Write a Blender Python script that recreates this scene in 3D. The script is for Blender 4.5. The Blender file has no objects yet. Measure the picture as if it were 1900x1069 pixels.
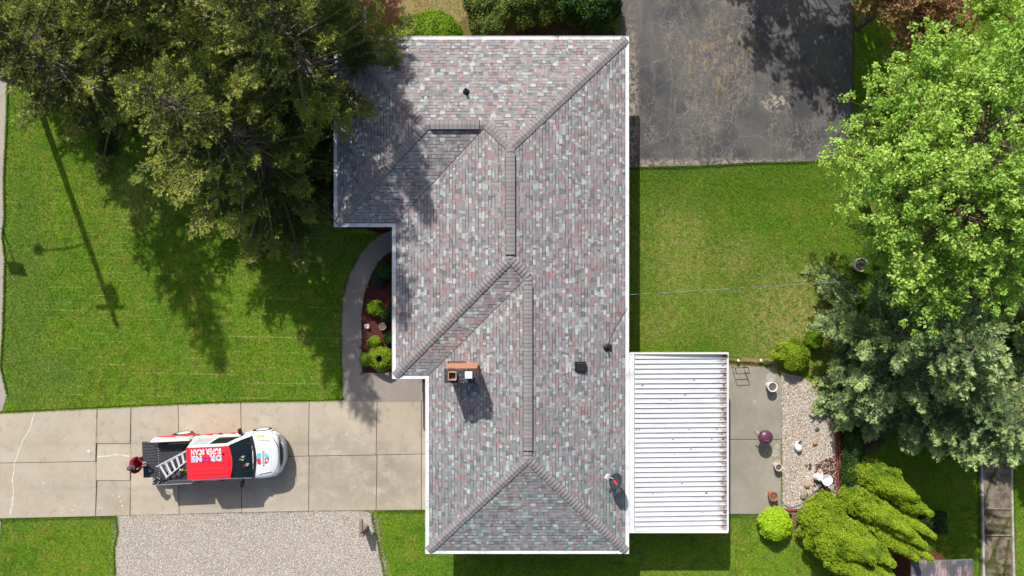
import bpy, bmesh, math, random
import numpy as np
from mathutils import Vector, Matrix
random.seed(7)
R = math.radians
C = bpy.context.scene.collection
S = bpy.context.scene
# ------------------------------------------------------------------ camera, sky, sun, exposure
HC = 29.0                      # drone height above the ground, metres
K = 44.0                       # photo pixels per metre on the ground
cam = bpy.data.cameras.new('camera'); camo = bpy.data.objects.new('camera', cam); C.objects.link(camo)
camo.location = (0, 0, HC); camo.rotation_euler = (0, 0, 0)
cam.sensor_width = 36; cam.lens = 18 / (950 / K / HC); cam.clip_end = 2000
S.camera = camo
SH = (0.348, -0.977)           # ground shadow of one metre of height
w = bpy.data.worlds.new('World'); S.world = w; w.use_nodes = True
wn = w.node_tree; bg = wn.nodes['Background']
sky = wn.nodes.new('ShaderNodeTexSky'); sky.sky_type = 'NISHITA'; sky.sun_disc = False
sky.sun_elevation = R(44); sky.sun_rotation = R(-19.6)
wn.links.new(sky.outputs[0], bg.inputs[0]); bg.inputs[1].default_value = 0.10; sky.dust_density = 3.0
sun = bpy.data.lights.new('sun', 'SUN'); so = bpy.data.objects.new('sun', sun); C.objects.link(so)
sun.energy = 4.3; sun.angle = R(0.6); sun.color = (1, 0.955, 0.89)
so.rotation_euler = Vector((SH[0], SH[1], -1)).to_track_quat('-Z', 'Y').to_euler()
so.location = (0, 0, 60)
S.view_settings.view_transform = 'Standard'; S.view_settings.look = 'None'
S.view_settings.exposure = 0.12; S.view_settings.gamma = 1
S.cycles.max_bounces = 8; S.cycles.transparent_max_bounces = 8

# ------------------------------------------------------------------ helpers
def P(px, py, h=0.0):
    f = (1 - h / HC) / K
    return Vector(((px - 950) * f, (534.5 - py) * f, h))
def G(pts, h=0.0): return [P(a, b, h) for a, b in pts]

def tag(o, label=None, cat=None, group=None, kind=None):
    if label: o['label'] = label
    if cat: o['category'] = cat
    if group: o['group'] = group
    if kind: o['kind'] = kind
    return o
def empty(name, loc=(0, 0, 0), label=None, cat=None, group=None, rz=0):
    o = bpy.data.objects.new(name, None); C.objects.link(o); o.location = loc; o.rotation_euler = (0, 0, rz)
    o.empty_display_size = 0.2
    return tag(o, label, cat, group)

class MB:
    def __init__(s): s.v = []; s.f = []; s.m = []; s.uv = {}
    def face(s, idx, m=0): s.f.append(tuple(idx)); s.m.append(m)
    def poly(s, pts, m=0):
        b = len(s.v); s.v += [tuple(p) for p in pts]; s.face(range(b, b + len(pts)), m)
    def box(s, x0, x1, y0, y1, z0, z1, m=0, M=None):
        b = len(s.v)
        for z in (z0, z1):
            for x, y in ((x0, y0), (x1, y0), (x1, y1), (x0, y1)):
                p = Vector((x, y, z)); s.v.append(tuple(M @ p if M else p))
        for q in ((3, 2, 1, 0), (4, 5, 6, 7), (0, 1, 5, 4), (1, 2, 6, 5), (2, 3, 7, 6), (3, 0, 4, 7)):
            s.face([b + i for i in q], m)
        return s
    def bbox(s, x0, x1, y0, y1, z0, z1, bev=0.01, m=0, M=None):
        # box with chamfered edges
        cs = []
        for z, i in ((z0, bev), (z0 + bev, 0), (z1 - bev, 0), (z1, bev)):
            c = bev
            ring = [(x0 + i + (c if not i else c*.5), y0 + i), (x1 - i - c, y0 + i), (x1 - i, y0 + i + c), (x1 - i, y1 - i - c),
                    (x1 - i - c, y1 - i), (x0 + i + c, y1 - i), (x0 + i, y1 - i - c), (x0 + i, y0 + i + c)]
            cs.append([Vector((x, y, z)) for x, y in ring])
        s.loft(cs, True, True, m, M); return s
    def loft(s, rings, cap0=True, cap1=True, m=0, M=None, closed=True):
        b = len(s.v); n = len(rings[0])
        for r in rings:
            for p in r: s.v.append(tuple(M @ Vector(p) if M else p))
        for i in range(len(rings) - 1):
            for j in range(n if closed else n - 1):
                k = (j + 1) % n
                s.face((b + i*n + j, b + i*n + k, b + (i+1)*n + k, b + (i+1)*n + j), m)
        if cap0: s.face([b + j for j in reversed(range(n))], m)
        if cap1: s.face([b + (len(rings)-1)*n + j for j in range(n)], m)
        return s
    def tube(s, pts, r, n=8, m=0, cap=True):
        pts = [Vector(p) for p in pts]; rs = r if isinstance(r, (list, tuple)) else [r] * len(pts)
        rings = []
        for i, p in enumerate(pts):
            d = (pts[min(i+1, len(pts)-1)] - pts[max(i-1, 0)]).normalized()
            a = d.cross(Vector((0, 0, 1)));
            if a.length < 0.05: a = d.cross(Vector((0, 1, 0)))
            a.normalize(); c = d.cross(a)
            rings.append([p + (a*math.cos(t) + c*math.sin(t)) * rs[i] for t in [2*math.pi*k/n for k in range(n)]])
        s.loft(rings, cap, cap, m); return s
    def lathe(s, prof, n=20, c=(0, 0, 0), m=0, cap0=True, cap1=True, sx=1, sy=1):
        rings = [[(c[0] + sx*r*math.cos(2*math.pi*k/n), c[1] + sy*r*math.sin(2*math.pi*k/n), c[2] + z) for k in range(n)] for r, z in prof]
        s.loft(rings, cap0, cap1, m); return s
    def prism(s, pts, z0, z1, m=0, ms=None):
        pts = [(p[0], p[1]) for p in pts]
        a = sum(pts[i-1][0]*pts[i][1] - pts[i][0]*pts[i-1][1] for i in range(len(pts)))
        if a < 0: pts = pts[::-1]
        b = len(s.v); n = len(pts)
        s.v += [(x, y, z0) for x, y in pts] + [(x, y, z1) for x, y in pts]
        s.face([b + n + i for i in range(n)], m)
        for i in range(n): s.face((b+i, b+(i+1) % n, b+n+(i+1) % n, b+n+i), m if ms is None else ms)
        return s
    def build(s, name, mats, parent=None, smooth=False, sub=0, bev=0):
        me = bpy.data.meshes.new(name); me.from_pydata(s.v, [], s.f); me.update()
        if not isinstance(mats, (list, tuple)): mats = [mats]
        for q in mats: me.materials.append(q)
        me.polygons.foreach_set('material_index', s.m)
        if s.uv:
            L = me.uv_layers.new(name='UVMap')
            for fi, p in enumerate(me.polygons):
                for li, vi in zip(p.loop_indices, p.vertices): L.data[li].uv = s.uv[fi](me.vertices[vi].co)
        else:
            bm = bmesh.new(); bm.from_mesh(me); bmesh.ops.remove_doubles(bm, verts=bm.verts, dist=1e-5); bm.to_mesh(me); bm.free()
        if smooth: me.polygons.foreach_set('use_smooth', [True] * len(me.polygons))
        o = bpy.data.objects.new(name, me); C.objects.link(o)
        if parent: o.parent = parent
        if bev:
            q = o.modifiers.new('b', 'BEVEL'); q.width = bev; q.segments = 2; q.limit_method = 'ANGLE'
        if sub:
            q = o.modifiers.new('s', 'SUBSURF'); q.levels = sub; q.render_levels = sub
        return o

def explode(o, name=None):
    # split an object's loose pieces into one object each, same parent and material
    me = o.data; name = name or o.name.split('.')[0]; p = list(range(len(me.vertices)))
    def f(a):
        while p[a] != a: p[a] = p[p[a]]; a = p[a]
        return a
    for e in me.edges: p[f(e.vertices[0])] = f(e.vertices[1])
    g = {}
    for q in me.polygons: g.setdefault(f(q.vertices[0]), []).append(q)
    for k, ps in g.items():
        idx = {}; vs = []; fs = []
        for q in ps:
            for v in q.vertices:
                if v not in idx: idx[v] = len(vs); vs.append(tuple(me.vertices[v].co))
            fs.append([idx[v] for v in q.vertices])
        m2 = bpy.data.meshes.new(name); m2.from_pydata(vs, [], fs); m2.update()
        for m_ in me.materials: m2.materials.append(m_)
        m2.polygons.foreach_set('material_index', [q.material_index for q in ps]); m2.polygons.foreach_set('use_smooth', [q.use_smooth for q in ps])
        c = bpy.data.objects.new(name, m2); C.objects.link(c); c.parent = o.parent
    bpy.data.objects.remove(o)
def fast_mesh(name, V, k, mat, parent=None, smooth=False):
    V = np.ascontiguousarray(V, dtype=np.float32).reshape(-1, 3); n = len(V)
    me = bpy.data.meshes.new(name); me.vertices.add(n); me.vertices.foreach_set('co', V.ravel())
    me.loops.add(n); me.loops.foreach_set('vertex_index', np.arange(n, dtype=np.int32))
    me.polygons.add(n // k); me.polygons.foreach_set('loop_start', np.arange(0, n, k, dtype=np.int32))
    me.update(calc_edges=True); me.materials.append(mat)
    o = bpy.data.objects.new(name, me); C.objects.link(o)
    if parent: o.parent = parent
    return o

# ------------------------------------------------------------------ material helpers
class NT:
    def __init__(s, name):
        s.mat = bpy.data.materials.new(name); s.mat.use_nodes = True; s.t = s.mat.node_tree
        s.b = s.t.nodes['Principled BSDF']; s.out = s.t.nodes['Material Output']
    def n(s, ty, **k):
        o = s.t.nodes.new('ShaderNode' + ty)
        for a, v in k.items(): setattr(o, a, v)
        return o
    def link(s, a, b): s.t.links.new(a, b)
    def put(s, sock, v):
        if isinstance(v, bpy.types.NodeSocket): s.link(v, sock)
        elif isinstance(v, (tuple, list)) and len(v) == 3 and sock.type == 'RGBA': sock.default_value = (*v, 1)
        else: sock.default_value = v
    def math(s, op, a, b=None, c=None, clamp=False):
        o = s.n('Math', operation=op, use_clamp=clamp); s.put(o.inputs[0], a)
        if b is not None: s.put(o.inputs[1], b)
        if c is not None: s.put(o.inputs[2], c)
        return o.outputs[0]
    def mix(s, f, a, b, mode='MIX'):
        o = s.n('Mix', data_type='RGBA', blend_type=mode); s.put(o.inputs[0], f); s.put(o.inputs[6], a); s.put(o.inputs[7], b)
        return o.outputs[2]
    def pos(s): return s.n('NewGeometry').outputs['Position']
    def obj(s): return s.n('TexCoord').outputs['Object']
    def noise(s, scale, detail=3, rough=.55, vec=None, dist=0):
        o = s.n('TexNoise'); o.inputs['Scale'].default_value = scale; o.inputs['Detail'].default_value = detail
        o.inputs['Roughness'].default_value = rough; o.inputs['Distortion'].default_value = dist
        s.link(vec if vec is not None else s.pos(), o.inputs['Vector']); return o.outputs[0]
    def ramp(s, f, a, b, x0=0., x1=1.):
        o = s.n('MapRange', interpolation_type='SMOOTHSTEP'); s.put(o.inputs[0], f)
        o.inputs[1].default_value = a; o.inputs[2].default_value = b; o.inputs[3].default_value = x0; o.inputs[4].default_value = x1
        return o.outputs[0]
    def sep(s, v=None):
        o = s.n('SeparateXYZ'); s.link(v if v is not None else s.pos(), o.inputs[0]); return o.outputs
    def scalev(s, v, sc):
        o = s.n('Mapping'); o.inputs['Scale'].default_value = sc; s.link(v, o.inputs[0]); return o.outputs[0]
    def island(s): return s.n('NewGeometry').outputs['Random Per Island']
    def bump(s, h, strength=.5, dist=.02):
        o = s.n('Bump'); o.inputs['Strength'].default_value = strength; o.inputs['Distance'].default_value = dist
        s.link(h, o.inputs['Height']); s.link(o.outputs[0], s.b.inputs['Normal'])
    def spot(s, px, py, rx, ry, soft=.5, warp=None):
        # soft round patch about a place on the ground (1 inside, 0 outside)
        c = P(px, py); o = s.sep(warp)
        dx = s.math('DIVIDE', s.math('SUBTRACT', o[0], c.x), rx / K); dy = s.math('DIVIDE', s.math('SUBTRACT', o[1], c.y), ry / K)
        d = s.math('SQRT', s.math('ADD', s.math('MULTIPLY', dx, dx), s.math('MULTIPLY', dy, dy)))
        return s.ramp(d, 1 + soft, 1 - soft)
    def fin(s, col=None, rough=.8, spec=.3, metal=0.):
        if col is not None: s.put(s.b.inputs['Base Color'], col)
        s.put(s.b.inputs['Roughness'], rough); s.b.inputs['Specular IOR Level'].default_value = spec
        s.b.inputs['Metallic'].default_value = metal
        return s.mat
_plain = {}
def plain(name, col, rough=.6, spec=.4, metal=0., var=.18, sc=6):
    if name in _plain: return _plain[name]
    t = NT(name); n = t.noise(sc, 4, .6, t.obj()); f = t.ramp(n, .3, .7, 1 - var, 1 + var)
    c = t.mix(1, col, t.n('CombineXYZ').outputs[0], 'MULTIPLY')
    cx = t.n('CombineXYZ'); [t.link(f, cx.inputs[i]) for i in range(3)]
    c = t.mix(1., col, cx.outputs[0], 'MULTIPLY')
    _plain[name] = t.fin(c, rough, spec, metal); return _plain[name]
def leafmat(name, c1, c2, c3=None, trans=.3, rough=.6, nsc=1.2, spec=.25):
    t = NT(name); r = t.island(); n = t.noise(nsc, 3, .6)
    c = t.mix(r, c1, c2)
    if c3: c = t.mix(t.ramp(n, .42, .68), c, c3)
    t.fin(c, rough, spec)
    tr = t.n('BsdfTranslucent'); t.link(c, tr.inputs[0]); mx = t.n('MixShader'); mx.inputs[0].default_value = trans
    t.link(t.b.outputs[0], mx.inputs[1]); t.link(tr.outputs[0], mx.inputs[2]); t.link(mx.outputs[0], t.out.inputs[0])
    return t.mat

def lawn_color(t):
    p = t.pos()
    big = t.noise(.22, 3, .6); mid = t.noise(1.3, 4, .65); fine = t.noise(14, 3, .7)
    c = t.mix(t.ramp(big, .38, .62), (.125, .36, .010), (.24, .46, .018))
    c = t.mix(t.ramp(mid, .42, .68), c, (.33, .42, .045))
    c = t.mix(t.math('MULTIPLY', t.ramp(t.noise(2.3, 3, .6, t.scalev(p, (1, 1, 5))), .5, .66), .6), c, (.08, .22, .010))
    c = t.mix(t.math('MULTIPLY', t.ramp(t.noise(6.5, 3, .7), .50, .62), .38), c, (.055, .17, .008))
    c = t.mix(t.math('MULTIPLY', t.ramp(t.noise(8.5, 3, .7), .56, .66), .35), c, (.42, .44, .10))
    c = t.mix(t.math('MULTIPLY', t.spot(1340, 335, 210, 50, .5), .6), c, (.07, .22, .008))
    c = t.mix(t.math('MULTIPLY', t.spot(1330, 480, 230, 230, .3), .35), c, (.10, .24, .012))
    # dry thatch patches
    warp = p
    dry = 0.
    for a in ((1470, 590, 95, 95, .85), (1260, 470, 70, 90, .55), (1360, 480, 50, 40, .6), (1230, 590, 50, 45, .5), (265, 360, 60, 60, .4), (1240, 400, 50, 50, .3), (1330, 560, 60, 45, .35),
              (1395, 668, 45, 12, .8), (1460, 960, 55, 40, .6), (560, 430, 70, 45, .45), (90, 710, 50, 40, .2), (1340, 600, 60, 35, .3),
              (1500, 640, 50, 40, .6)):
        m = t.math('MULTIPLY', t.spot(*a[:4], .8), a[4]); dry = m if isinstance(dry, float) else t.math('MAXIMUM', dry, m)
    dn = t.ramp(t.noise(4.5, 4, .75), .36, .62)
    c = t.mix(t.math('MULTIPLY', dry, dn), c, (.62, .50, .22))
    # pale clipping lines left by the mower on the front lawn
    o = t.sep(); yy = t.math('ADD', o[1], t.math('MULTIPLY', o[0], .02))
    wv = t.math('FRACT', t.math('MULTIPLY', yy, 3.1))
    ln = t.math('MULTIPLY', t.ramp(wv, .86, .93), t.ramp(t.noise(1.0, 3, .6, t.scalev(p, (.5, 3.1, 1))), .46, .66))
    ln = t.math('MULTIPLY', ln, t.spot(300, 550, 400, 300, .15))
    c = t.mix(t.math('MULTIPLY', ln, .55), c, (.75, .76, .34))
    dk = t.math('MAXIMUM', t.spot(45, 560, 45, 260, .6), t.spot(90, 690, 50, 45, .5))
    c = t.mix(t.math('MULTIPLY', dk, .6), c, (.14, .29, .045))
    cc = t.n('CombineXYZ'); f = t.ramp(fine, .3, .7, .72, 1.28); [t.link(f, cc.inputs[i]) for i in range(3)]
    return t.mix(1., c, cc.outputs[0], 'MULTIPLY')

M = {}
def ground_mat():
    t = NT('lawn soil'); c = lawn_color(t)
    c = t.mix(.45, c, (.09, .08, .025))
    nz = t.noise(2.2, 4, .7)
    def blend(c, col, m, k=.5): return t.mix(t.ramp(t.math('ADD', m, t.math('SUBTRACT', nz, .5)), .35, .65, 0, 1), c, col)
    c = blend(c, (.30, .15, .085), t.spot(700, 20, 62, 90, .35))
    c = blend(c, (.33, .25, .115), t.spot(815, 20, 75, 90, .35))
    c = blend(c, (.20, .15, .06), t.spot(905, 70, 60, 60, .35))
    c = blend(c, (.075, .05, .03), t.spot(1050, 80, 100, 60, .35))
    c = blend(c, (.13, .055, .035), t.spot(600, 320, 38, 90, .35))
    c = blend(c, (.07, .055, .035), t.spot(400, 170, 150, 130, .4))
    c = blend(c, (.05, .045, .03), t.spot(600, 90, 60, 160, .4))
    c = blend(c, (.32, .22, .12), t.spot(1395, 674, 50, 9, .3))
    c = blend(c, (.25, .19, .11), t.spot(690, 1020, 18, 70, .4))
    c = blend(c, (.22, .15, .09), t.spot(1500, 965, 40, 22, .4))
    c = blend(c, (.10, .065, .04), t.spot(1600, 760, 60, 80, .4))
    t.bump(t.noise(30, 4, .7), .8, .03); return t.fin(c, .95, .1)
M['ground'] = ground_mat()
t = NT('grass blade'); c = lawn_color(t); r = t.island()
c = t.mix(t.math('MULTIPLY', r, .5), c, (.36, .42, .06)); c = t.mix(t.ramp(t.math('FRACT', t.math('MULTIPLY', r, 17.)), .55, 1, 0, .7), c, (.06, .16, .010))
t.fin(c, .6, .2)
tr = t.n('BsdfTranslucent'); t.link(c, tr.inputs[0]); mx = t.n('MixShader'); mx.inputs[0].default_value = .35
t.link(t.b.outputs[0], mx.inputs[1]); t.link(tr.outputs[0], mx.inputs[2]); t.link(mx.outputs[0], t.out.inputs[0]); M['grass'] = t.mat

def concrete(name, c1, c2, stain=(.2, .185, .16), isl=.06, spots=()):
    t = NT(name); p = t.pos()
    c = t.mix(t.ramp(t.noise(.8, 5, .65), .35, .65), c1, c2)
    c = t.mix(t.math('MULTIPLY', t.ramp(t.noise(2.6, 5, .7, None, .6), .52, .75), .45), c, stain)
    c = t.mix(t.math('MULTIPLY', t.ramp(t.noise(60, 2, .6), .56, .7), .5), c, tuple(x*.55 for x in c1))
    c = t.mix(t.math('MULTIPLY', t.ramp(t.noise(95, 1, .5), .60, .72), .35), c, (.62, .58, .5))
    vo = t.n('TexVoronoi'); vo.inputs['Scale'].default_value = 2.2; t.link(p, vo.inputs['Vector'])
    dot = t.ramp(vo.outputs['Distance'], .055, .03); c = t.mix(t.math('MULTIPLY', dot, .75), c, (.10, .09, .08))
    vo2 = t.n('TexVoronoi'); vo2.inputs['Scale'].default_value = 1.3; t.link(t.scalev(p, (1.1, .9, 1)), vo2.inputs['Vector'])
    dot = t.ramp(vo2.outputs['Distance'], .06, .04); c = t.mix(t.math('MULTIPLY', dot, .55), c, (.66, .62, .54))
    for a in spots: c = t.mix(t.math('MULTIPLY', t.spot(*a[:4], a[5]), t.math('MULTIPLY', t.ramp(t.noise(1.5, 4, .7), .3, .6), a[4])), c, a[6])
    f = t.ramp(t.island(), 0, 1, 1 - isl, 1 + isl); cc = t.n('CombineXYZ'); [t.link(f, cc.inputs[i]) for i in range(3)]
    c = t.mix(1., c, cc.outputs[0], 'MULTIPLY')
    t.bump(t.noise(70, 3, .7), .25, .01); return t.fin(c, .85, .25)
M['concrete'] = concrete('driveway concrete', (.455, .390, .295), (.50, .440, .345),
    spots=((640, 870, 110, 60, .5, .6, (.27, .24, .2)), (735, 900, 60, 55, .45, .6, (.25, .23, .19)), (700, 720, 60, 22, .5, .5, (.22, .2, .17)), (480, 925, 120, 20, .3, .6, (.3, .27, .22)), (360, 822, 300, 5, .35, .7, (.27, .24, .19)), (380, 905, 300, 6, .3, .7, (.27, .24, .19)), (90, 800, 60, 30, .3, .6, (.33, .29, .22)), (120, 905, 90, 22, .3, .6, (.34, .30, .23)), (250, 930, 60, 16, .35, .6, (.30, .26, .2)), (600, 810, 50, 30, .3, .6, (.3, .27, .22))))
M['walk'] = concrete('walkway aggregate', (.30, .26, .225), (.36, .32, .28), isl=.03)
M['patio'] = concrete('patio concrete', (.27, .25, .20), (.33, .305, .25), isl=.05)
M['street'] = concrete('street concrete', (.43, .375, .31), (.37, .33, .28), isl=.05)
M['joint'] = plain('joint dirt', (.10, .085, .06), .95, .1)
M['filler'] = plain('crack sealant', (.66, .62, .55), .8, .2)
M['weed'] = plain('joint moss', (.16, .13, .05), .95, .1)

t = NT('old asphalt'); p = t.pos()
vw = t.n('VectorMath', operation='ADD'); nn = t.n('TexNoise'); nn.inputs['Scale'].default_value = 2.5; nn.inputs['Detail'].default_value = 6; t.link(p, nn.inputs['Vector'])
vs = t.n('VectorMath', operation='SCALE'); vs.inputs['Scale'].default_value = .38; t.link(nn.outputs['Color'], vs.inputs[0]); t.link(p, vw.inputs[0]); t.link(vs.outputs[0], vw.inputs[1])
def crack(sc, th, vec):
    vo = t.n('TexVoronoi', feature='DISTANCE_TO_EDGE'); vo.inputs['Scale'].default_value = sc; t.link(vec, vo.inputs['Vector']); return t.ramp(vo.outputs['Distance'], th, th*.3)
c = t.mix(t.ramp(t.noise(.45, 4, .6), .38, .6), (.055, .058, .066), (.105, .102, .100))
c = t.mix(t.math('MULTIPLY', t.ramp(t.noise(1.6, 6, .75), .45, .7), .7), c, (.135, .115, .098))
c = t.mix(t.math('MULTIPLY', t.ramp(t.noise(55, 2, .6), .55, .7), .5), c, (.17, .155, .14))
m1 = t.ramp(t.math('ADD', t.noise(.55, 3, .6, t.scalev(p, (1.3, .45, 1))), t.math('MULTIPLY', t.spot(1330, 110, 75, 200, .5), .12)), .49, .62)
brk = t.ramp(t.noise(6, 3, .7), .30, .50)
ck = t.math('MULTIPLY', t.math('MULTIPLY', crack(2.8, .038, vw.outputs[0]), m1), brk)
ck = t.math('MAXIMUM', ck, t.math('MULTIPLY', t.math('MULTIPLY', crack(6.5, .06, vw.outputs[0]), t.ramp(t.noise(.9, 3, .6), .5, .6)), t.math('MULTIPLY', m1, brk)))
ck = t.math('MAXIMUM', ck, t.math('MULTIPLY', crack(.8, .012, vw.outputs[0]), t.math('MULTIPLY', brk, .7)))
c = t.mix(t.math('MULTIPLY', ck, .55), c, (.30, .27, .235))
c = t.mix(t.math('MULTIPLY', t.ramp(t.noise(2.2, 6, .8, t.scalev(p, (2.0, .5, 1))), .53, .62), t.math('MULTIPLY', m1, .6)), c, (.25, .21, .17))
c = t.mix(t.math('MULTIPLY', t.ramp(t.noise(30, 3, .8), .60, .68), t.ramp(t.noise(.8, 4, .7), .42, .6)), c, (.26, .235, .205))
ym = t.math('MULTIPLY', t.math('MAXIMUM', t.spot(1340, 110, 60, 70, .5), t.spot(1285, 100, 12, 60, .5)), t.ramp(t.noise(3.2, 5, .75, t.scalev(p, (1.6, .6, 1))), .50, .62))
c = t.mix(t.math('MULTIPLY', ym, .6), c, (.34, .23, .11))
c = t.mix(t.math('MULTIPLY', t.math('MULTIPLY', t.spot(1440, 190, 26, 16, .6), t.ramp(t.noise(4, 4, .8), .48, .56)), .85), c, (.45, .38, .31))
c = t.mix(t.math('MULTIPLY', t.ramp(t.noise(1.1, 5, .7, t.scalev(p, (2.4, .35, 1))), .52, .68), .45), c, (.17, .155, .14))
ed = t.math('MAXIMUM', t.spot(1172, 200, 12, 160, .6), t.spot(1350, 305, 260, 10, .5))
c = t.mix(t.math('MULTIPLY', ed, t.ramp(t.noise(5, 4, .75), .42, .6)), c, (.33, .27, .21))
t.bump(t.math('SUBTRACT', t.noise(60, 3, .7), ck), .5, .01); M['asphalt'] = t.fin(c, .8, .3)

def gravel(name, cols, sc, big=(.3, .28, .25), base=(.2, .17, .13)):
    t = NT(name); p = t.pos(); vo = t.n('TexVoronoi'); vo.inputs['Scale'].default_value = sc; t.link(p, vo.inputs['Vector'])
    wv = t.n('TexWhiteNoise', noise_dimensions='3D'); t.link(vo.outputs['Position'], wv.inputs['Vector'])
    cr = t.n('ValToRGB'); cr.color_ramp.interpolation = 'CONSTANT'; t.link(wv.outputs[0], cr.inputs[0])
    e = cr.color_ramp.elements
    while len(e) > 1: e.remove(e[-1])
    e[0].position = 0; e[0].color = (*cols[0][1], 1)
    for q, col in cols[1:]: z = e.new(q); z.color = (*col, 1)
    c = t.mix(t.ramp(vo.outputs['Distance'], .35, .75), cr.outputs[0], base)
    c = t.mix(t.math('MULTIPLY', t.ramp(t.noise(.6, 5, .7), .5, .75), .45), c, big)
    c = t.mix(t.math('MULTIPLY', t.ramp(t.noise(6, 5, .7), .52, .7), .5), c, base)
    t.bump(t.math('MULTIPLY', vo.outputs['Distance'], -1), 1., .03); return t.fin(c, .9, .2)
M['gravel'] = gravel('driveway gravel', [(0, (.74, .69, .62)), (.3, (.58, .53, .46)), (.55, (.42, .37, .31)), (.72, (.78, .75, .70)), (.85, (.30, .26, .22))], 36, (.56, .50, .43), (.34, .29, .23))
M['bedgravel'] = gravel('white garden gravel', [(0, (.70, .62, .56)), (.35, (.55, .46, .38)), (.55, (.35, .24, .15)), (.67, (.74, .70, .66)), (.84, (.22, .15, .1))], 28, (.62, .55, .5), (.30, .22, .16))
t = NT('red bark mulch'); c = t.mix(t.ramp(t.noise(22, 4, .8, t.scalev(t.pos(), (1, 2.2, 1))), .35, .65), (.045, .016, .014), (.16, .055, .042)); t.bump(t.noise(26, 4, .8), 1., .03); M['mulch'] = t.fin(c, .95, .1)
M['bark'] = plain('bark', (.14, .10, .075), .95, .1, var=.35, sc=9)
M['twig'] = plain('pale twig', (.26, .22, .19), .9, .1, var=.3)
M['white_metal'] = plain('white painted metal', (.78, .79, .80), .35, .5, var=.05, sc=3)
M['black'] = plain('black plastic', (.018, .018, .02), .5, .4, var=.1)
M['wood'] = plain('weathered wood', (.30, .24, .19), .85, .2, var=.3, sc=8)

# ------------------------------------------------------------------ ground and paving
b = MB(); b.poly([(-400, -400, 0), (400, -400, 0), (400, 400, 0), (-400, 400, 0)])
tag(b.build('ground', M['ground']), kind='structure')

XS = [(-420, -420), (0, 0), (181, 178), (244, 242), (331, 333), (447, 449), (574, 573), (700, 698), (782, 782), (840, 840)]
def ytop(x): return np.interp(x, [-420, 0, 80, 180, 330, 450, 575, 640, 783, 840], [768, 766, 762, 757, 750, 746, 744, 742, 739, 738])
def ymid(x): return np.interp(x, [-420, 0, 181, 244, 574, 700, 790, 840], [862, 859, 856, 853, 846, 844, 842, 841])
def ybot(x): return np.interp(x, [-420, 0, 180, 445, 575, 700, 789, 840], [966, 962, 958, 951, 948, 947, 946, 945])
drive = [(x, ytop(x)) for x in (-420, 0, 80, 180, 330, 450, 575, 640, 783, 840)] + [(x, ybot(x)) for x in (840, 789, 700, 575, 445, 180, 0, -420)]
b = MB(); b.prism(G(drive), -.1, .012, 1)
g = .62
def slab(ct, cb, f0, f1, f2, f3, z=.03):
    # ct/cb: x pairs (top,bottom) left and right; f: y functions for top and bottom rows
    n = 5; (a0, a1), (b0, b1) = ct, cb
    top = [(a0 + g + (b0 - a0 - 2*g)*i/n) for i in range(n+1)]; bot = [(a1 + g + (b1 - a1 - 2*g)*i/n) for i in range(n+1)]
    b.prism(G([(x, f0(x) + g) for x in top] + [(x, f1(x) - g) for x in reversed(bot)]), .0, z, 0)
for i in range(len(XS) - 1):
    if XS[i][0] == 181:
        for f0, f1 in ((ytop, lambda x: 823.), (lambda x: 823., lambda x: 891.5), (lambda x: 891.5, ybot)): slab(XS[i], XS[i+1], f0, f1, 0, 0)
    else:
        slab(XS[i], XS[i+1], ytop, ymid, 0, 0); slab(XS[i], XS[i+1], ymid, ybot, 0, 0)
dw = tag(b.build('driveway', [M['concrete'], M['joint']]), kind='structure')
def ribbon(pts, wd, z, seed=0, jit=.4):
    rn = random.Random(seed); L = []; Rr = []
    pts = [Vector(p) for p in pts]; fine = []
    for i in range(len(pts)-1):
        for k in range(6): fine.append(pts[i].lerp(pts[i+1], k/6))
    fine.append(pts[-1])
    for i, p in enumerate(fine):
        d = (fine[min(i+1, len(fine)-1)] - fine[max(i-1, 0)]).normalized(); n = Vector((-d.y, d.x))
        c = p + n*rn.uniform(-.8, .8)*jit; q = wd*rn.uniform(.35, 1.1)
        L.append(c + n*q); Rr.append(c - n*q)
    return [P(a.x, a.y).to_2d().to_3d() + Vector((0, 0, z)) for a in L], [P(a.x, a.y).to_2d().to_3d() + Vector((0, 0, z)) for a in Rr]
b = MB()
for k, (pts, wd) in enumerate(([[(65, 767), (61, 778), (58, 792), (51, 806), (44, 815), (41, 824), (36, 835), (33, 848), (28, 858), (27, 874), (24, 890), (26, 908), (25, 925), (20, 948)], 1.25], [[(26, 932), (20, 955)], 2.0],
                     [[(182, 847), (200, 846), (215, 843), (241, 846)], 1.8])):
    L, Rr = ribbon(pts, wd, .034, k)
    for i in range(len(L)-1): b.poly([L[i], Rr[i], Rr[i+1], L[i+1]])
rn = random.Random(5)
for (x, y, r) in ((165, 837, 3.2), (116, 943, 2.2), (135, 946, 2), (82, 896, 2), (222, 921, 1.8), (225, 930, 2), (228, 938, 2.2), (190, 943, 1.6), (185, 941, 1.4), (210, 918, 1), (643, 805, 2), (116, 951, 1.6), (617, 919, 1.2), (643, 875, 1.5)):
    b.poly([P(x + r*rn.uniform(.7, 1.3)*math.cos(a), y + r*.8*rn.uniform(.7, 1.2)*math.sin(a)).to_2d().to_3d() + Vector((0, 0, .034)) for a in [-k*math.pi/4 for k in range(8)]])
explode(b.build('crack_filler', M['filler'], dw))

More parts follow.
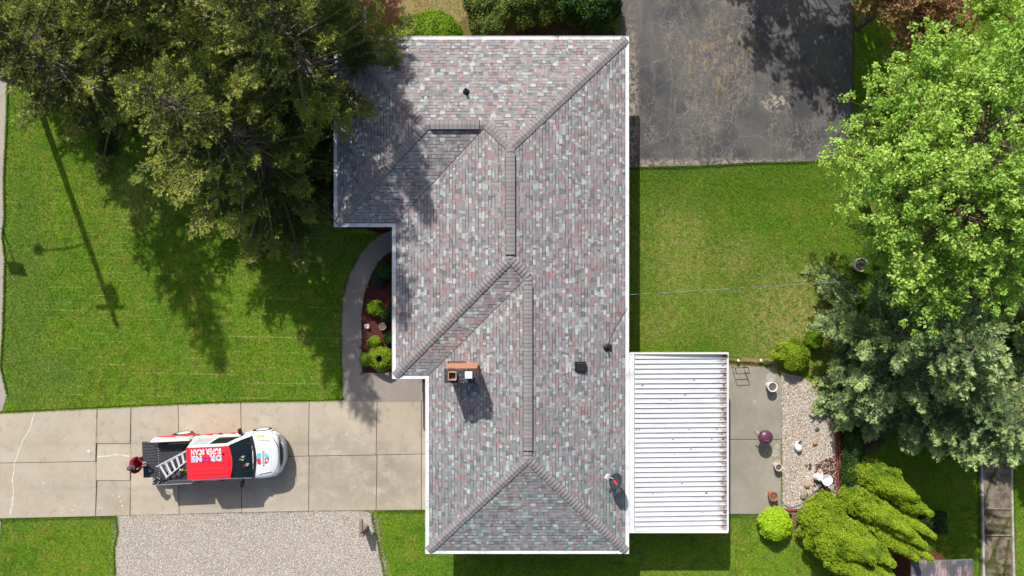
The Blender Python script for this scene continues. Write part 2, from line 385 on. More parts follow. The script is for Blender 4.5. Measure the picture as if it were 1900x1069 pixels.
walk_out = [(640, 744), (636, 730), (634, 650), (634, 594), (636, 556), (648, 510), (667, 475), (687, 452), (706, 437), (735, 424), (780, 424)]
walk_in = [(780, 452), (740, 460), (727, 465), (710, 478), (690, 507), (676, 545), (671, 582), (671, 640), (672, 692)]
b = MB(); b.prism(G(walk_out + walk_in + [(780, 692), (800, 744)]), -.05, .045, 0)
tag(b.build('walkway', M['walk']), kind='structure')
b = MB(); b.prism(G([(-460, -300), (18, -300), (16, 60), (15, 170), (12, 250), (8, 330), (9, 400), (5, 440), (10, 480), (8, 560), (6, 620), (2, 680), (14, 730), (4, 764), (-460, 764)]), -.05, .02, 0)
b.prism(G([(-460, 968), (2, 968), (0, 1000), (-3, 1400), (-460, 1400)]), -.05, .02, 0)
tag(b.build('street', M['street']), kind='structure')
b = MB(); b.prism(G([(1150, -300), (1585, -300), (1584, 60), (1582, 150), (1584, 240), (1583, 290), (1560, 294), (1500, 300), (1400, 302), (1300, 308), (1220, 310), (1150, 311)]), -.05, .014, 0)
tag(b.build('asphalt_pad', M['asphalt']), kind='structure')
b = MB(); b.prism(G([(217, 957), (445, 951.5), (575, 948.5), (668, 948), (690, 952), (688, 975), (700, 1000), (706, 1030), (714, 1069), (712, 1110), (720, 1300), (205, 1300), (214, 1069), (212, 1020), (219, 985)]), -.02, .010, 0)
tag(b.build('gravel_pad', M['gravel']), kind='structure')
mulch = [(672, 692), (671, 640), (671, 582), (676, 545), (690, 507), (710, 478), (727, 465), (790, 455), (790, 692)]
b = MB(); b.prism(G(mulch), -.02, .022, 0); tag(b.build('mulch_bed', M['mulch']), kind='structure')
b = MB(); b.prism(G([(600, 300), (650, 300), (650, 415), (735, 415), (740, 430), (706, 434), (680, 425), (640, 424), (612, 415), (606, 370)]), -.02, .008, 0); tag(b.build('mulch_border', M['mulch']), kind='structure')
patio = [(1175, 680), (1436, 680), (1449, 705), (1449, 953), (1175, 954)]
b = MB(); b.prism(G([(1100, 681), (1436, 680), (1449, 705), (1449, 814.5), (1100, 814.5)]), -.05, .04, 0); b.prism(G([(1100, 815.8), (1448, 815.8), (1448, 953), (1100, 953)]), -.05, .04, 0)
pt = tag(b.build('patio', M['patio']), kind='structure')
b = MB()
for x, y, r in ((1437, 737, 7), (1437, 840, 8), (1441, 828, 5.5), (1442, 858, 6), (1430, 700, 9), (1425, 917, 5), (1400, 745, 4)):
    b.poly([P(x + r*math.cos(a), y + r*.92*math.sin(a)).to_2d().to_3d() + Vector((0, 0, .044)) for a in [-k*math.pi/10 for k in range(20)]])
explode(b.build('pot_ring_stain', plain('pale pot stain', (.40, .375, .31), .9, .2, var=.15), pt))
bed = [(1449, 690), (1490, 700), (1530, 730), (1552, 760), (1556, 850), (1560, 930), (1500, 944), (1452, 944)]
b = MB(); b.prism(G(bed), -.02, .03, 0); tag(b.build('gravel_bed', M['bedgravel']), kind='structure')
b = MB(); b.prism(G([(1512, 862), (1530, 852), (1556, 845), (1560, 930), (1535, 936), (1508, 905)]), -.0, .036, 0); tag(b.build('bark_patch', M['mulch']), kind='structure')

# ------------------------------------------------------------------ house
ZE = 2.6; PI_ = .285
def shingle_mat():
    t = NT('architectural shingles'); uv = t.n('UVMap').outputs[0]; o = t.sep(uv)
    v = t.math('DIVIDE', o[1], .128); row = t.math('FLOOR', v); fv = t.math('FRACT', v)
    def wn(a, b_):
        q = t.n('TexWhiteNoise', noise_dimensions='2D'); cx = t.n('CombineXYZ'); t.put(cx.inputs[0], a); t.put(cx.inputs[1], b_); t.link(cx.outputs[0], q.inputs['Vector']); return q.outputs[0]
    r1 = wn(row, 3.3); r2 = wn(row, 8.7)
    ua = t.math('ADD', t.math('DIVIDE', o[0], .10), t.math('MULTIPLY', r1, 20)); ub = t.math('ADD', t.math('DIVIDE', o[0], .185), t.math('MULTIPLY', r2, 20))
    a = t.math('FLOOR', ua); bb = t.math('FLOOR', ub)
    sel = t.math('LESS_THAN', wn(bb, t.math('ADD', row, .37)), .5)
    ca = wn(a, row); cb = wn(bb, t.math('ADD', row, 51.))
    val = t.math('ADD', t.math('MULTIPLY', sel, cb), t.math('MULTIPLY', t.math('SUBTRACT', 1., sel), ca))
    cr = t.n('ValToRGB'); cr.color_ramp.interpolation = 'CONSTANT'; t.link(val, cr.inputs[0]); e = cr.color_ramp.elements
    cols = [(0, (.30, .262, .270)), (.20, (.355, .312, .318)), (.36, (.245, .248, .258)), (.53, (.31, .32, .328)), (.63, (.36, .228, .222)), (.71, (.315, .21, .21)), (.76, (.40, .435, .42)), (.86, (.49, .53, .515)), (.91, (.18, .182, .19))]
    while len(e) > 1: e.remove(e[-1])
    e[0].position = 0; e[0].color = (*cols[0][1], 1)
    for q, col in cols[1:]: z = e.new(q); z.color = (*col, 1)
    c = cr.outputs[0]
    c = t.mix(t.math('MULTIPLY', t.ramp(t.noise(.5, 4, .6), .4, .7), .18), c, (.22, .235, .24))
    c = t.mix(t.ramp(t.sep()[1], 1, -13, 0, .6), c, t.mix(1., c, (.72, .90, .87), 'MULTIPLY'))
    st_ = t.ramp(t.noise(1.5, 5, .7, t.scalev(uv, (1.6, .35, 1))), .45, .72); c = t.mix(t.math('MULTIPLY', st_, .22), c, (.20, .20, .205))
    gr = t.ramp(t.noise(90, 2, .7), .3, .7, .85, 1.15); cc = t.n('CombineXYZ'); [t.link(gr, cc.inputs[i]) for i in range(3)]
    c = t.mix(1., c, cc.outputs[0], 'MULTIPLY')
    thick = t.math('GREATER_THAN', wn(bb, t.math('ADD', row, 77.)), .46)
    ln = t.math('MULTIPLY', t.math('LESS_THAN', fv, .20), t.math('ADD', t.math('MULTIPLY', thick, .72), .03))
    fa = t.math('FRACT', ua); sd = t.math('MULTIPLY', t.math('LESS_THAN', fa, .09), t.math('MULTIPLY', t.math('SUBTRACT', 1., sel), .35))
    c = t.mix(t.math('MAXIMUM', ln, sd), c, (.045, .045, .05))      # painted shadow line under the butt of each course, plus dark tab sides
    t.bump(t.math('ADD', t.math('MULTIPLY', fv, -.7), t.math('MULTIPLY', thick, .3)), .5, .012)
    return t.fin(c, .9, .2)
M['shingle'] = shingle_mat()
t = NT('ridge cap shingle'); c = t.mix(t.island(), (.25, .228, .23), (.315, .29, .29)); c = t.mix(t.ramp(t.noise(5, 3), .4, .7, 0, .5), c, (.26, .245, .25)); M['cap'] = t.fin(c, .9, .2)
t = NT('chalky white gutter'); c = t.mix(t.ramp(t.noise(1.7, 5, .75), .45, .75), (.76, .78, .80), (.52, .54, .55)); c = t.mix(t.ramp(t.noise(14, 3, .7), .6, .75), c, (.42, .44, .46)); M['gutter'] = t.fin(c, .5, .4)
t = NT('tan brick'); br = t.n('TexBrick'); br.inputs['Scale'].default_value = 1; br.inputs['Brick Width'].default_value = .2; br.inputs['Row Height'].default_value = .075; br.inputs['Mortar Size'].default_value = .008
br.inputs['Color1'].default_value = (.28, .13, .08, 1); br.inputs['Color2'].default_value = (.36, .18, .11, 1); br.inputs['Mortar'].default_value = (.4, .38, .34, 1)
o = t.sep(t.obj()); cx = t.n('CombineXYZ'); t.link(t.math('ADD', o[0], o[1]), cx.inputs[0]); t.link(o[2], cx.inputs[1]); t.link(cx.outputs[0], br.inputs['Vector']); M['brick'] = t.fin(br.outputs[0], .9, .2)

house = empty('house', (0, 0, 0), 'single-storey brick house under a mottled grey and pink hipped shingle roof with white gutters', 'house')
def ex(px): return P(px, 0, ZE).x
def ey(py): return P(0, py, ZE).y
OUT = dict(a=ex(619.5), m=ex(727.5), b=ex(789), e=ex(1167), n=ey(67), g=ey(421), f=ey(703), s=ey(1027.5))
def inset(d):
    o = OUT; return dict(a=o['a']+d, m=o['m']+d, b=o['b']+d, e=o['e']-d, n=o['n']-d, g=o['g']+d, f=o['f']+d, s=o['s']+d)
def outline(q): return [(q['a'], q['n']), (q['e'], q['n']), (q['e'], q['s']), (q['b'], q['s']), (q['b'], q['f']), (q['m'], q['f']), (q['m'], q['g']), (q['a'], q['g'])]
# walls (0.55 m inside the eaves)
wl = inset(.55); b = MB(); b.prism([(x, y) for x, y in outline(wl)], 0, ZE - .02, 0); b.build('wall', M['brick'], house)
sf = inset(.02); b = MB(); b.prism(outline(sf), ZE - .06, ZE - .019, 0); b.build('soffit', M['white_metal'], house)
# roof
q = inset(.15); hw = (q['n']-q['g'])/2; hm = (q['e']-q['m'])/2; hb = (q['e']-q['b'])/2
def rz(d): return ZE + .035 + PI_*d
V_ = dict(NW=(q['a'], q['n'], rz(0)), NE=(q['e'], q['n'], rz(0)), SE=(q['e'], q['s'], rz(0)), SW=(q['b'], q['s'], rz(0)), I2=(q['b'], q['f'], rz(0)),
          MF=(q['m'], q['f'], rz(0)), I1=(q['m'], q['g'], rz(0)), WG=(q['a'], q['g'], rz(0)),
          W1=(q['a']+hw, q['n']-hw, rz(hw)), W2=(q['m']+hw, q['n']-hw, rz(hw)), M1=(q['m']+hm, q['n']-hm, rz(hm)), M2=(q['m']+hm, q['f']+hm, rz(hm)),
          B1=(q['b']+hb, q['f']+hb, rz(hb)), B2=(q['b']+hb, q['s']+hb, rz(hb)))
V_ = {k: Vector(v) for k, v in V_.items()}
sl = math.sqrt(1 + PI_*PI_)
FC = [('NW NE M1 W2 W1', (0, -1), q['n']), ('NE SE B2 B1 M2 M1', (-1, 0), q['e']), ('SE SW B2', (0, 1), q['s']), ('SW I2 B1 B2', (1, 0), q['b']),
      ('I2 MF M2 B1', (0, 1), q['f']), ('MF I1 W2 M1 M2', (1, 0), q['m']), ('I1 WG W1 W2', (0, 1), q['g']), ('WG NW W1', (1, 0), q['a'])]
b = MB(); edges = []
for names, d, e0 in FC:
    pts = [V_[k] for k in names.split()]
    nrm = (pts[1]-pts[0]).cross(pts[2]-pts[0])
    if nrm.z < 0: pts = pts[::-1]
    fi = len(b.f); b.poly(pts)
    if d[0] == 0: b.uv[fi] = (lambda c, d=d, e0=e0: (c.x, (c.y - e0)*d[1]*sl))
    else: b.uv[fi] = (lambda c, d=d, e0=e0: (c.y + 31.3, (c.x - e0)*d[0]*sl))
nf = len(b.f)
ol = outline(q)
for i in range(8):   # drip edge
    p0, p1 = ol[i], ol[(i+1) % 8]; fi = len(b.f); b.poly([(*p1, rz(0)), (*p0, rz(0)), (*p0, ZE-.01), (*p1, ZE-.01)]); b.uv[fi] = lambda c: (0, 0)
roof = b.build('roof', M['shingle'], house)
# gutters: a ring with raised outer lip
def ring(b, d0, d1, z0, z1, m=0):
    A = outline(inset(d0)); B = outline(inset(d1))
    for i in range(8):
        j = (i+1) % 8
        b.poly([(*A[j], z1), (*A[i], z1), (*B[i], z1), (*B[j], z1)], m); b.poly([(*A[i], z0), (*A[i], z1), (*A[j], z1), (*A[j], z0)], m)
        b.poly([(*B[j], z0), (*B[j], z1), (*B[i], z1), (*B[i], z0)], m); b.poly([(*A[i], z0), (*A[j], z0), (*B[j], z0), (*B[i], z0)], m)
b = MB(); ring(b, 0, .022, ZE-.13, ZE+.012); ring(b, .022, .19, ZE-.11, ZE-.002); gut = b.build('gutter', M['gutter'], house)
b = MB()     # section seams and mitres across the gutter
oo = OUT
def seam(x, y, ax):
    if ax == 'h': b.box(x-.19, x+.0, y-.006, y+.006, ZE, ZE+.004)
    else: b.box(x-.006, x+.006, y-.19, y, ZE, ZE+.004)
for py in (300, 380): seam(oo['a']+.19, ey(py), 'h')
for py in (440, 507, 572, 640): seam(oo['m']+.19, ey(py), 'h')
for py in (820, 930): seam(oo['b']+.19, ey(py), 'h')
for py in (135, 260, 400, 530, 620): seam(oo['e'], ey(py), 'h')
for px in (760, 890, 1020): seam(ex(px), oo['n'], 'v')
for px in (900, 1050): seam(ex(px), oo['s']+.19, 'v')
for px in (686,): seam(ex(px), oo['g']+.19, 'v')
explode(b.build('gutter_seam', plain('seam grey', (.42, .44, .46), .6), gut))
# caps
def caps(p0, p1, name, wd=.16, step=.145, first=0., z=.012, hip=True):
    p0 = Vector(p0); p1 = Vector(p1); d = p1 - p0; L = d.length; d.normalize()
    side = Vector((d.y, -d.x, 0)).normalized()
    n = int(L/step); b = MB(); rn = random.Random(int(L*100))
    drop = PI_*wd*(.707 if hip else 1.)
    for i in range(n):
        s0 = L*i/n - .01; s1 = L*(i+1)/n + .02; j = rn.uniform(-.006, .006); up0 = .032; up1 = .010
        def pt(s_, sg, up, k=1.): return p0 + d*s_ + side*(sg*wd*k + j) + Vector((0, 0, z + up - (drop*abs(sg)*k)))
        A = [pt(s0, -1, up0), pt(s0, -.45, up0+.008), pt(s0, 0, up0+.014), pt(s0, .45, up0+.008), pt(s0, 1, up0)]; B = [pt(s1, -1, up1), pt(s1, -.45, up1+.008), pt(s1, 0, up1+.012), pt(s1, .45, up1+.008), pt(s1, 1, up1)]
        k = len(b.v); b.v += [tuple(v) for v in A+B]
        for c_ in range(4): b.face((k+c_, k+c_+1, k+5+c_+1, k+5+c_), 0)
        lo = [v - Vector((0, 0, .035)) for v in A]; k = len(b.v); b.v += [tuple(v) for v in A+lo]
        for c_ in range(4): b.face((k+c_, k+5+c_, k+5+c_+1, k+c_+1), 1)
        lo0 = [A[0], B[0], B[0]-Vector((0, 0, .03)), A[0]-Vector((0, 0, .04))]; b.poly(lo0, 1)
        lo0 = [A[4], B[4], B[4]-Vector((0, 0, .03)), A[4]-Vector((0, 0, .04))]; b.poly(lo0, 1)
        # darker strip along the butt of the cap
        s2 = s0 + .022
        A2 = [pt(s0-.004, -1, up0+.002), pt(s0-.004, -.45, up0+.010), pt(s0-.004, 0, up0+.016), pt(s0-.004, .45, up0+.010), pt(s0-.004, 1, up0+.002)]
        B2 = [pt(s2-.004, -1, up0+.0005), pt(s2-.004, -.45, up0+.0085), pt(s2-.004, 0, up0+.0145), pt(s2-.004, .45, up0+.0085), pt(s2-.004, 1, up0+.0005)]
        k = len(b.v); b.v += [tuple(v) for v in A2+B2]
        for c_ in range(4): b.face((k+c_, k+c_+1, k+5+c_+1, k+5+c_), 1)
    return b.build(name, [M['cap'], plain('cap butt edge', (.17, .155, .155), .9, .1)], roof)
def ext(p, t_, e): p = Vector(p); return p + (p - Vector(t_)).normalized()*e
for a_, c_ in (('NW', 'W1'), ('WG', 'W1'), ('NE', 'M1'), ('MF', 'M2'), ('SW', 'B2'), ('SE', 'B2')): caps(ext(V_[a_], V_[c_], .03), V_[c_], 'hip_cap')
caps(V_['W2'], V_['M1'], 'hip_cap', z=.02); caps(V_['B1'], V_['M2'], 'hip_cap', z=.02)
caps(V_['W1'], V_['W2'], 'ridge_cap', hip=False, z=.016); caps(V_['M2'], V_['M1'], 'ridge_cap', hip=False, z=.016); caps(V_['B2'], V_['B1'], 'ridge_cap', hip=False, z=.016)
def ridge_vent(p0, p1, name='ridge_vent'):
    p0 = Vector(p0); p1 = Vector(p1); L = (p1-p0).length; d = (p1-p0).normalized(); ang = math.atan2(d.y, d.x)
    MM = Matrix.Translation(p0) @ Matrix.Rotation(ang, 4, 'Z'); b = MB(); W = .165
    b.loft([[(x, -W-.012, -.03), (x, -W-.012, .028), (x, 0, .06), (x, W+.012, .028), (x, W+.012, -.03)] for x in (0, L)], m=1, M=MM)
    n = int(L/.15)
    for i in range(n):
        x0 = L*i/n; x1 = L*(i+1)/n - .012
        b.loft([[(x0, -W, .03), (x0, -W, .048), (x0, 0, .075), (x0, W, .048), (x0, W, .03)], [(x1, -W, .03), (x1, -W, .042), (x1, 0, .069), (x1, W, .042), (x1, W, .03)]], m=0, M=MM)
    b.build(name, [M['cap'], M['black']], roof)
ZR = lambda d: rz(d) + .03
ridge_vent((P(800, 0, rz(hw)).x, V_['W1'].y, ZR(hw)), (P(890, 0, rz(hw)).x, V_['W1'].y, ZR(hw)))
ridge_vent((V_['M1'].x, P(0, 285, rz(hm)).y, ZR(hm)), (V_['M1'].x, P(0, 473, rz(hm)).y, ZR(hm)))
ridge_vent((V_['B1'].x, P(0, 530, rz(hb)).y, ZR(hb)), (V_['B1'].x, P(0, 836, rz(hb)).y, ZR(hb)))
def roofz(x, y):
    best = 1e9   # height of the roof at a plan point
    c = []
    inside = lambda x0, x1, y0, y1: x0 <= x <= x1 and y0 <= y <= y1
    z = 0
    if inside(q['m'], q['e'], q['f'], q['n']): z = max(z, min(x-q['m'], q['e']-x, q['n']-y, y-q['f']))
    if inside(q['b'], q['e'], q['s'], q['n']): z = max(z, min(x-q['b'], q['e']-x, y-q['s'], q['n']-y))
    if inside(q['a'], q['e'], q['g'], q['n']): z = max(z, min(x-q['a'], q['e']-x, y-q['g'], q['n']-y))
    return rz(z)
def onroof(px, py):
    h = 3.2
    for _ in range(6): p = P(px, py, h); h = roofz(p.x, p.y)
    return P(px, py, h)
# valley flashing lines
for a_, c_ in (('I2', 'B1'), ('I1', 'W2')):
    b = MB(); p0, p1 = V_[a_], V_[c_]; d = (p1-p0).normalized(); s_ = Vector((d.y, -d.x, 0)).normalized()*.012
    b.poly([p0+s_+Vector((0, 0, .012)), p1+s_+Vector((0, 0, .012)), p1-s_+Vector((0, 0, .012)), p0-s_+Vector((0, 0, .012))]); b.build('valley_flashing', plain('valley tar', (.10, .07, .065) if a_ == 'I2' else (.24, .22, .22), .8), roof)
# chimney
ct = 4.85
c0 = P(824.5, 684, ct); c1 = P(884, 710.5, ct)
b = MB(); b.box(c0.x, c1.x, c1.y, c0.y, 2.9, ct-.03); ch = b.build('chimney', M['brick_orange'] if 'brick_orange' in M else None, house) if False else None
t = NT('orange chimney brick'); br = t.n('TexBrick'); br.inputs['Scale'].default_value = 1; br.inputs['Brick Width'].default_value = .2; br.inputs['Row Height'].default_value = .07; br.inputs['Mortar Size'].default_value = .006
br.inputs['Color1'].default_value = (.50, .19, .08, 1); br.inputs['Color2'].default_value = (.62, .27, .13, 1); br.inputs['Mortar'].default_value = (.5, .36, .26, 1)
o = t.sep(t.obj()); cx = t.n('CombineXYZ'); t.link(t.math('ADD', o[0], o[1]), cx.inputs[0]); t.link(o[2], cx.inputs[1]); t.link(cx.outputs[0], br.inputs['Vector']); M['brick_orange'] = t.fin(br.outputs[0], .9, .2)
t = NT('tarred chimney crown'); n_ = t.noise(9, 5, .75); c = t.mix(t.ramp(n_, .5, .6), (.045, .045, .05), (.10, .10, .105)); c = t.mix(t.ramp(t.noise(14, 4, .8), .6, .66), c, (.6, .6, .6)); t.bump(n_, 1, .03); M['crown'] = t.fin(c, .7, .3)
ch = b.build('chimney', M['brick_orange'], house)
b = MB(); b.bbox(c0.x-.005, c1.x+.01, c1.y-.01, c0.y+.005, ct-.05, ct, .012); b.build('crown', M['crown'], ch)
b = MB(); f0 = P(839, 698, ct+.2); w_ = .125
def rsq(c, r, z, k=.35, n=4):
    o = []
    for sx, sy, a0 in ((1, 1, 0), (-1, 1, 90), (-1, -1, 180), (1, -1, 270)):
        for i in range(n+1):
            a = R(a0 + 90*i/n); o.append((c.x + sx*r*(1-k) + r*k*math.cos(a), c.y + sy*r*(1-k) + r*k*math.sin(a), z))
    return o
b.loft([rsq(f0, .15, ct-.02), rsq(f0, .15, ct+.2), rsq(f0, .12, ct+.2), rsq(f0, .12, ct-.25)], False, False, 0); b.loft([rsq(f0, .119, ct-.2), rsq(f0, .119, ct-.19)], True, True, 1)
b.build('flue_liner', [plain('terracotta flue', (.52, .30, .20), .85, .2, var=.25), plain('soot', (.004, .004, .004), 1, 0)], ch)
f1 = P(869.5, 696.5, ct+.28); b = MB(); b.bbox(f1.x-.13, f1.x+.13, f1.y-.12, f1.y+.13, ct+.22, ct+.29, .012, 0)
for sx in (-1, 1):
    for sy in (-1, 1): b.box(f1.x+sx*.09-.01, f1.x+sx*.09+.01, f1.y+sy*.09-.01, f1.y+sy*.09+.01, ct-.01, ct+.22, 0)
b.lathe([(.085, 0), (.085, .15)], 14, (f1.x, f1.y, ct-.01), 0)
b.build('flue_cap', plain('white flue cap', (.72, .72, .78), .5, .4, var=.05), ch)
b = MB(); b.box(c0.x-.02, c1.x+.02, c0.y, c0.y+.05, 2.9, roofz(c0.x+.3, c0.y)+.10); b.box(c0.x-.05, c0.x, c1.y-.03, c0.y+.05, 2.9, roofz(c0.x, c0.y)+.04)
b.build('flashing', plain('rusty flashing', (.12, .06, .045), .7), ch)
# roof vents
p = onroof(1077, 681); b = MB(); Mx = Matrix.Translation(p) @ Matrix.Rotation(math.atan(PI_), 4, 'Y')
b.bbox(-.22, .22, -.2, .2, 0, .012, .004, 0, Mx); b.loft([[(-.17, -.17, .01), (.17, -.17, .01), (.17, .17, .01), (-.17, .17, .01)], [(-.165, -.165, .09), (.19, -.165, .15), (.19, .165, .15), (-.165, .165, .09)], [(-.14, -.14, .105), (.17, -.14, .165), (.17, .14, .165), (-.14, .14, .105)]], M=Mx)
b.build('box_vent', M['black'], roof)
for px, py, r_, hh, plate in ((865, 171, .055, .32, .14), (1125.5, 645, .045, .30, .16)):
    p = onroof(px, py); b = MB(); b.lathe([(plate, -.02), (plate*.9, .03), (r_*1.9, .05), (r_*1.3, .11), (r_, .12), (r_, hh), (r_*.75, hh), (r_*.75, .1)], 18, p, 0, True, True)
    if px > 1000: b.box(p.x-.05, p.x+.2, p.y-.12, p.y+.12, p.z-.06, p.z+.012)
    b.build('vent_pipe', M['black'], roof)
# cables on the roof
b = MB(); pts = [onroof(1127, 640), onroof(1140, 610), onroof(1152, 590), onroof(1163, 570)]; b.tube([p+Vector((0, 0, .03)) for p in pts], .010, 5); pts = [onroof(1123, y) for y in range(660, 885, 25)]
b.tube([p+Vector((0, 0, .012)) for p in pts], .008, 5); explode(b.build('roof_cable', plain('grey cable', (.13, .12, .12), .7), roof))
# windows and doors under the eaves
gl = NT('window glass'); M['glass'] = gl.fin((.03, .04, .045), .05, .6)
def window(x, y, ax, wd=1.4, z0=.9, z1=2.05, name='window'):
    b = MB(); g2 = MB(); t_ = .03
    if ax == 'x':  # wall facing +-y
        b.box(x-wd/2, x+wd/2, y-t_, y+t_, z0, z1); g2.box(x-wd/2+.06, x-.02, y-t_-.003, y+t_+.003, z0+.06, z1-.06); g2.box(x+.02, x+wd/2-.06, y-t_-.003, y+t_+.003, z0+.06, z1-.06)
    else:
        b.box(x-t_, x+t_, y-wd/2, y+wd/2, z0, z1); g2.box(x-t_-.003, x+t_+.003, y-wd/2+.06, y-.02, z0+.06, z1-.06); g2.box(x-t_-.003, x+t_+.003, y+.02, y+wd/2-.06, z0+.06, z1-.06)
    f = b.build(name, M['white_metal'], house); g2.build('pane', M['glass'], f)
for y in (5, 8): window(wl['a'], y, 'y')
window(wl['m'], -1.2, 'y', 1.8); window(wl['m'], -2.9, 'y', 1.2)
for y in (8, 4.5, .5, -1.8): window(wl['e'], y, 'y', 1.5)
for x in (-4.5, -1, 2.5): window(x, wl['n'], 'x', 1.3)
window(1.5, wl['s'], 'x', 1.2)
b = MB(); b.box(wl['b']-.03, wl['b']+.03, -9.0, -4.3, .03, 2.15)
for i in range(4): b.box(wl['b']-.045, wl['b']-.02, -8.9, -4.4, .1+i*.52, .55+i*.52)
b.build('garage_door', M['white_metal'], house)
b = MB(); b.box(wl['m']-.03, wl['m']+.03, 1.2, 2.15, .05, 2.1); dr = b.build('door', plain('front door paint', (.25, .05, .04), .5), house)
b = MB(); b.lathe([(.03, 0), (.03, .05)], 10, (wl['m']-.06, 1.3, 1.0)); b.build('handle', plain('brass', (.5, .35, .12), .3, .5, 1), dr)
b = MB(); b.box(wl['e']-.03, wl['e']+.03, -6.5, -4.7, .05, 2.1); b.build('patio_door', M['glass'], house)

# ------------------------------------------------------------------ patio cover
t = NT('white pan roofing'); o = t.sep(t.obj()); nx = t.noise(3, 5, .75, t.scalev(t.obj(), (1, 2.5, 1)))
c = t.mix(t.ramp(t.noise(2.2, 5, .7, t.scalev(t.obj(), (.5, 4, 1))), .45, .75), (.70, .71, .72), (.54, .55, .56))
dirt = t.ramp(t.math('ADD', o[0], t.math('MULTIPLY', t.math('SUBTRACT', nx, .5), 1.5)), 1.50, 1.95)
c = t.mix(t.math('MULTIPLY', dirt, .75), c, (.20, .15, .11)); c = t.mix(t.ramp(t.noise(11, 3, .7), .70, .74), c, (.15, .13, .11)); M['pan'] = t.fin(c, .4, .4)
zt0, zt1 = 2.52, 2.34
pa = P(1165, 657, 2.5); pb = P(1349, 983, zt1); PX0, PX1, PY0, PY1 = pa.x, pb.x, pb.y, pa.y
pc = empty('patio_cover', ((PX0+PX1)/2, (PY0+PY1)/2, 0), 'white ribbed metal patio cover attached to the back of the house', 'patio cover')
lx0, lx1, ly0, ly1 = (PX0-PX1)/2, (PX1-PX0)/2, (PY0-PY1)/2, (PY1-PY0)/2
def zc(x): return zt0 + (zt1-zt0)*(x-lx0)/(lx1-lx0)
b = MB(); N_ = 36; st = (ly1-ly0)/N_
for i in range(N_):
    y0 = ly0 + i*st; xa, xb = lx0+.26, lx1-.02
    prof = [(y0, 0), (y0+.010, .055), (y0+.040, .055), (y0+.044, .0), (y0+st*.6, .006), (y0+st, 0)]
    b.loft([[(x, y, zc(x)+z) for y, z in prof] + [(x, y0+st, zc(x)-.02), (x, y0, zc(x)-.02)] for x in (xa, xb)], m=0)
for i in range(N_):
    y0 = ly0 + i*st - .016; b.poly([(xa, y0, zc(xa)+.0035), (xb, y0, zc(xb)+.0035), (xb, y0+.014, zc(xb)+.0035), (xa, y0+.014, zc(xa)+.0035)], 1)  # dark strip beside each rib: the rib's shade put into the colour
b.build('roof_panel', [M['pan'], plain('painted rib shade', (.16, .155, .15), .8, .2, var=.5, sc=3)], pc)
b = MB(); b.box(lx0, lx0+.24, ly0, ly1, zt0-.05, zt0+.03); b.build('flashing', M['gutter'], pc)
b = MB(); b.box(lx1-.02, lx1+.05, ly0-.05, ly1+.05, zt1-.12, zt1+.05); b.box(lx0, lx1-.02, ly0-.05, ly0-.002, zt1-.12, zt0+.045); b.box(lx0, lx1-.02, ly1+.002, ly1+.05, zt1-.12, zt0+.045); b.build('fascia', M['white_metal'], pc)
for y in (ly0+.2, -1.2, 1.2, ly1-.2):
    b = MB(); b.bbox(lx1-.16, lx1-.08, y-.04, y+.04, 0.04, zt1-.03, .006); b.build('post', M['white_metal'], pc)
rn = random.Random(3)
b = MB()
for i in range(70):
    x = lx1 - abs(rn.gauss(0, .12)) - .05; y = ly0 + (rn.randint(0, N_-1)+.6)*st
    if rn.random() < .3: x = rn.uniform(lx0+.3, lx1-.1)
    r = rn.uniform(.015, .045); b.poly([(x+r*rn.uniform(.5, 1.4)*math.cos(a), y+r*.8*math.sin(a), zc(x)+.014+.01*rn.random()) for a in [k*math.pi/3 for k in range(6)]])
tag(b.build('leaf_litter', plain('dead leaves', (.14, .08, .045), .9, .1, var=.4, sc=20), pc), kind='stuff')
# ------------------------------------------------------------------ pickup truck (x forward)
TR = empty('pickup_truck', (P(424.5, 0).x, P(0, 838.5).y, .03), 'white pickup truck with red roof wrap parked on the driveway, tailgate down', 'pickup truck', rz=R(2.7))
t = NT('white car paint'); t.b.inputs['Coat Weight'].default_value = .5; M['paint'] = t.fin((.80, .82, .85), .35, .5)
M['red'] = plain('red vinyl wrap', (.78, .022, .035), .38, .5, var=.04)
M['darkglass'] = NT('tinted glass').fin((.010, .020, .024), .04, .6)
M['liner'] = plain('bed liner', (.055, .057, .063), .6, .4, var=.15)
M['alu'] = plain('aluminium', (.80, .81, .83), .4, .5, .35, var=.06)
M['rubber'] = plain('tyre rubber', (.02, .02, .02), .9, .1)
M['grey'] = plain('grey trim', (.42, .44, .47), .4, .5)
def secs(st, y_up=True):
    rings = []
    for x, w_, ze, zc_ in st:
        half = [(w_*.86, .34), (w_*.97, .42), (w_, .62), (w_*1.005, .84), (w_*.985, ze-.08), (w_*.93, ze), (w_*.78, ze+(zc_-ze)*.55), (w_*.4, ze+(zc_-ze)*.92)]
        pts = [(x, -y, z) for y, z in half] + [(x, 0, zc_)] + [(x, y, z) for y, z in reversed(half)]
        rings.append(pts)
    return rings
b = MB(); st = [(-1.02, .925, 1.10, 1.12), (-.95, .93, 1.10, 1.12), (-.5, .935, 1.10, 1.12), (.2, .935, 1.10, 1.12), (.9, .93, 1.09, 1.12), (1.25, .925, 1.08, 1.13), (1.45, .925, 1.06, 1.14), (1.52, .925, 1.055, 1.16), (1.8, .93, 1.03, 1.145), (2.08, .92, .99, 1.12), (2.24, .88, .955, 1.085), (2.34, .83, .92, 1.05), (2.39, .77, .88, 1.0), (2.41, .70, .80, .90)]
rings = secs(st)
for r in rings:      # bow the nose in plan
    for i, p in enumerate(r):
        if p[0] > 1.9: r[i] = (p[0] + .10*(p[0]-1.9)/.55*(1-(p[1]/.93)**2), p[1], p[2])
b.loft(rings, True, True, 0, closed=True)
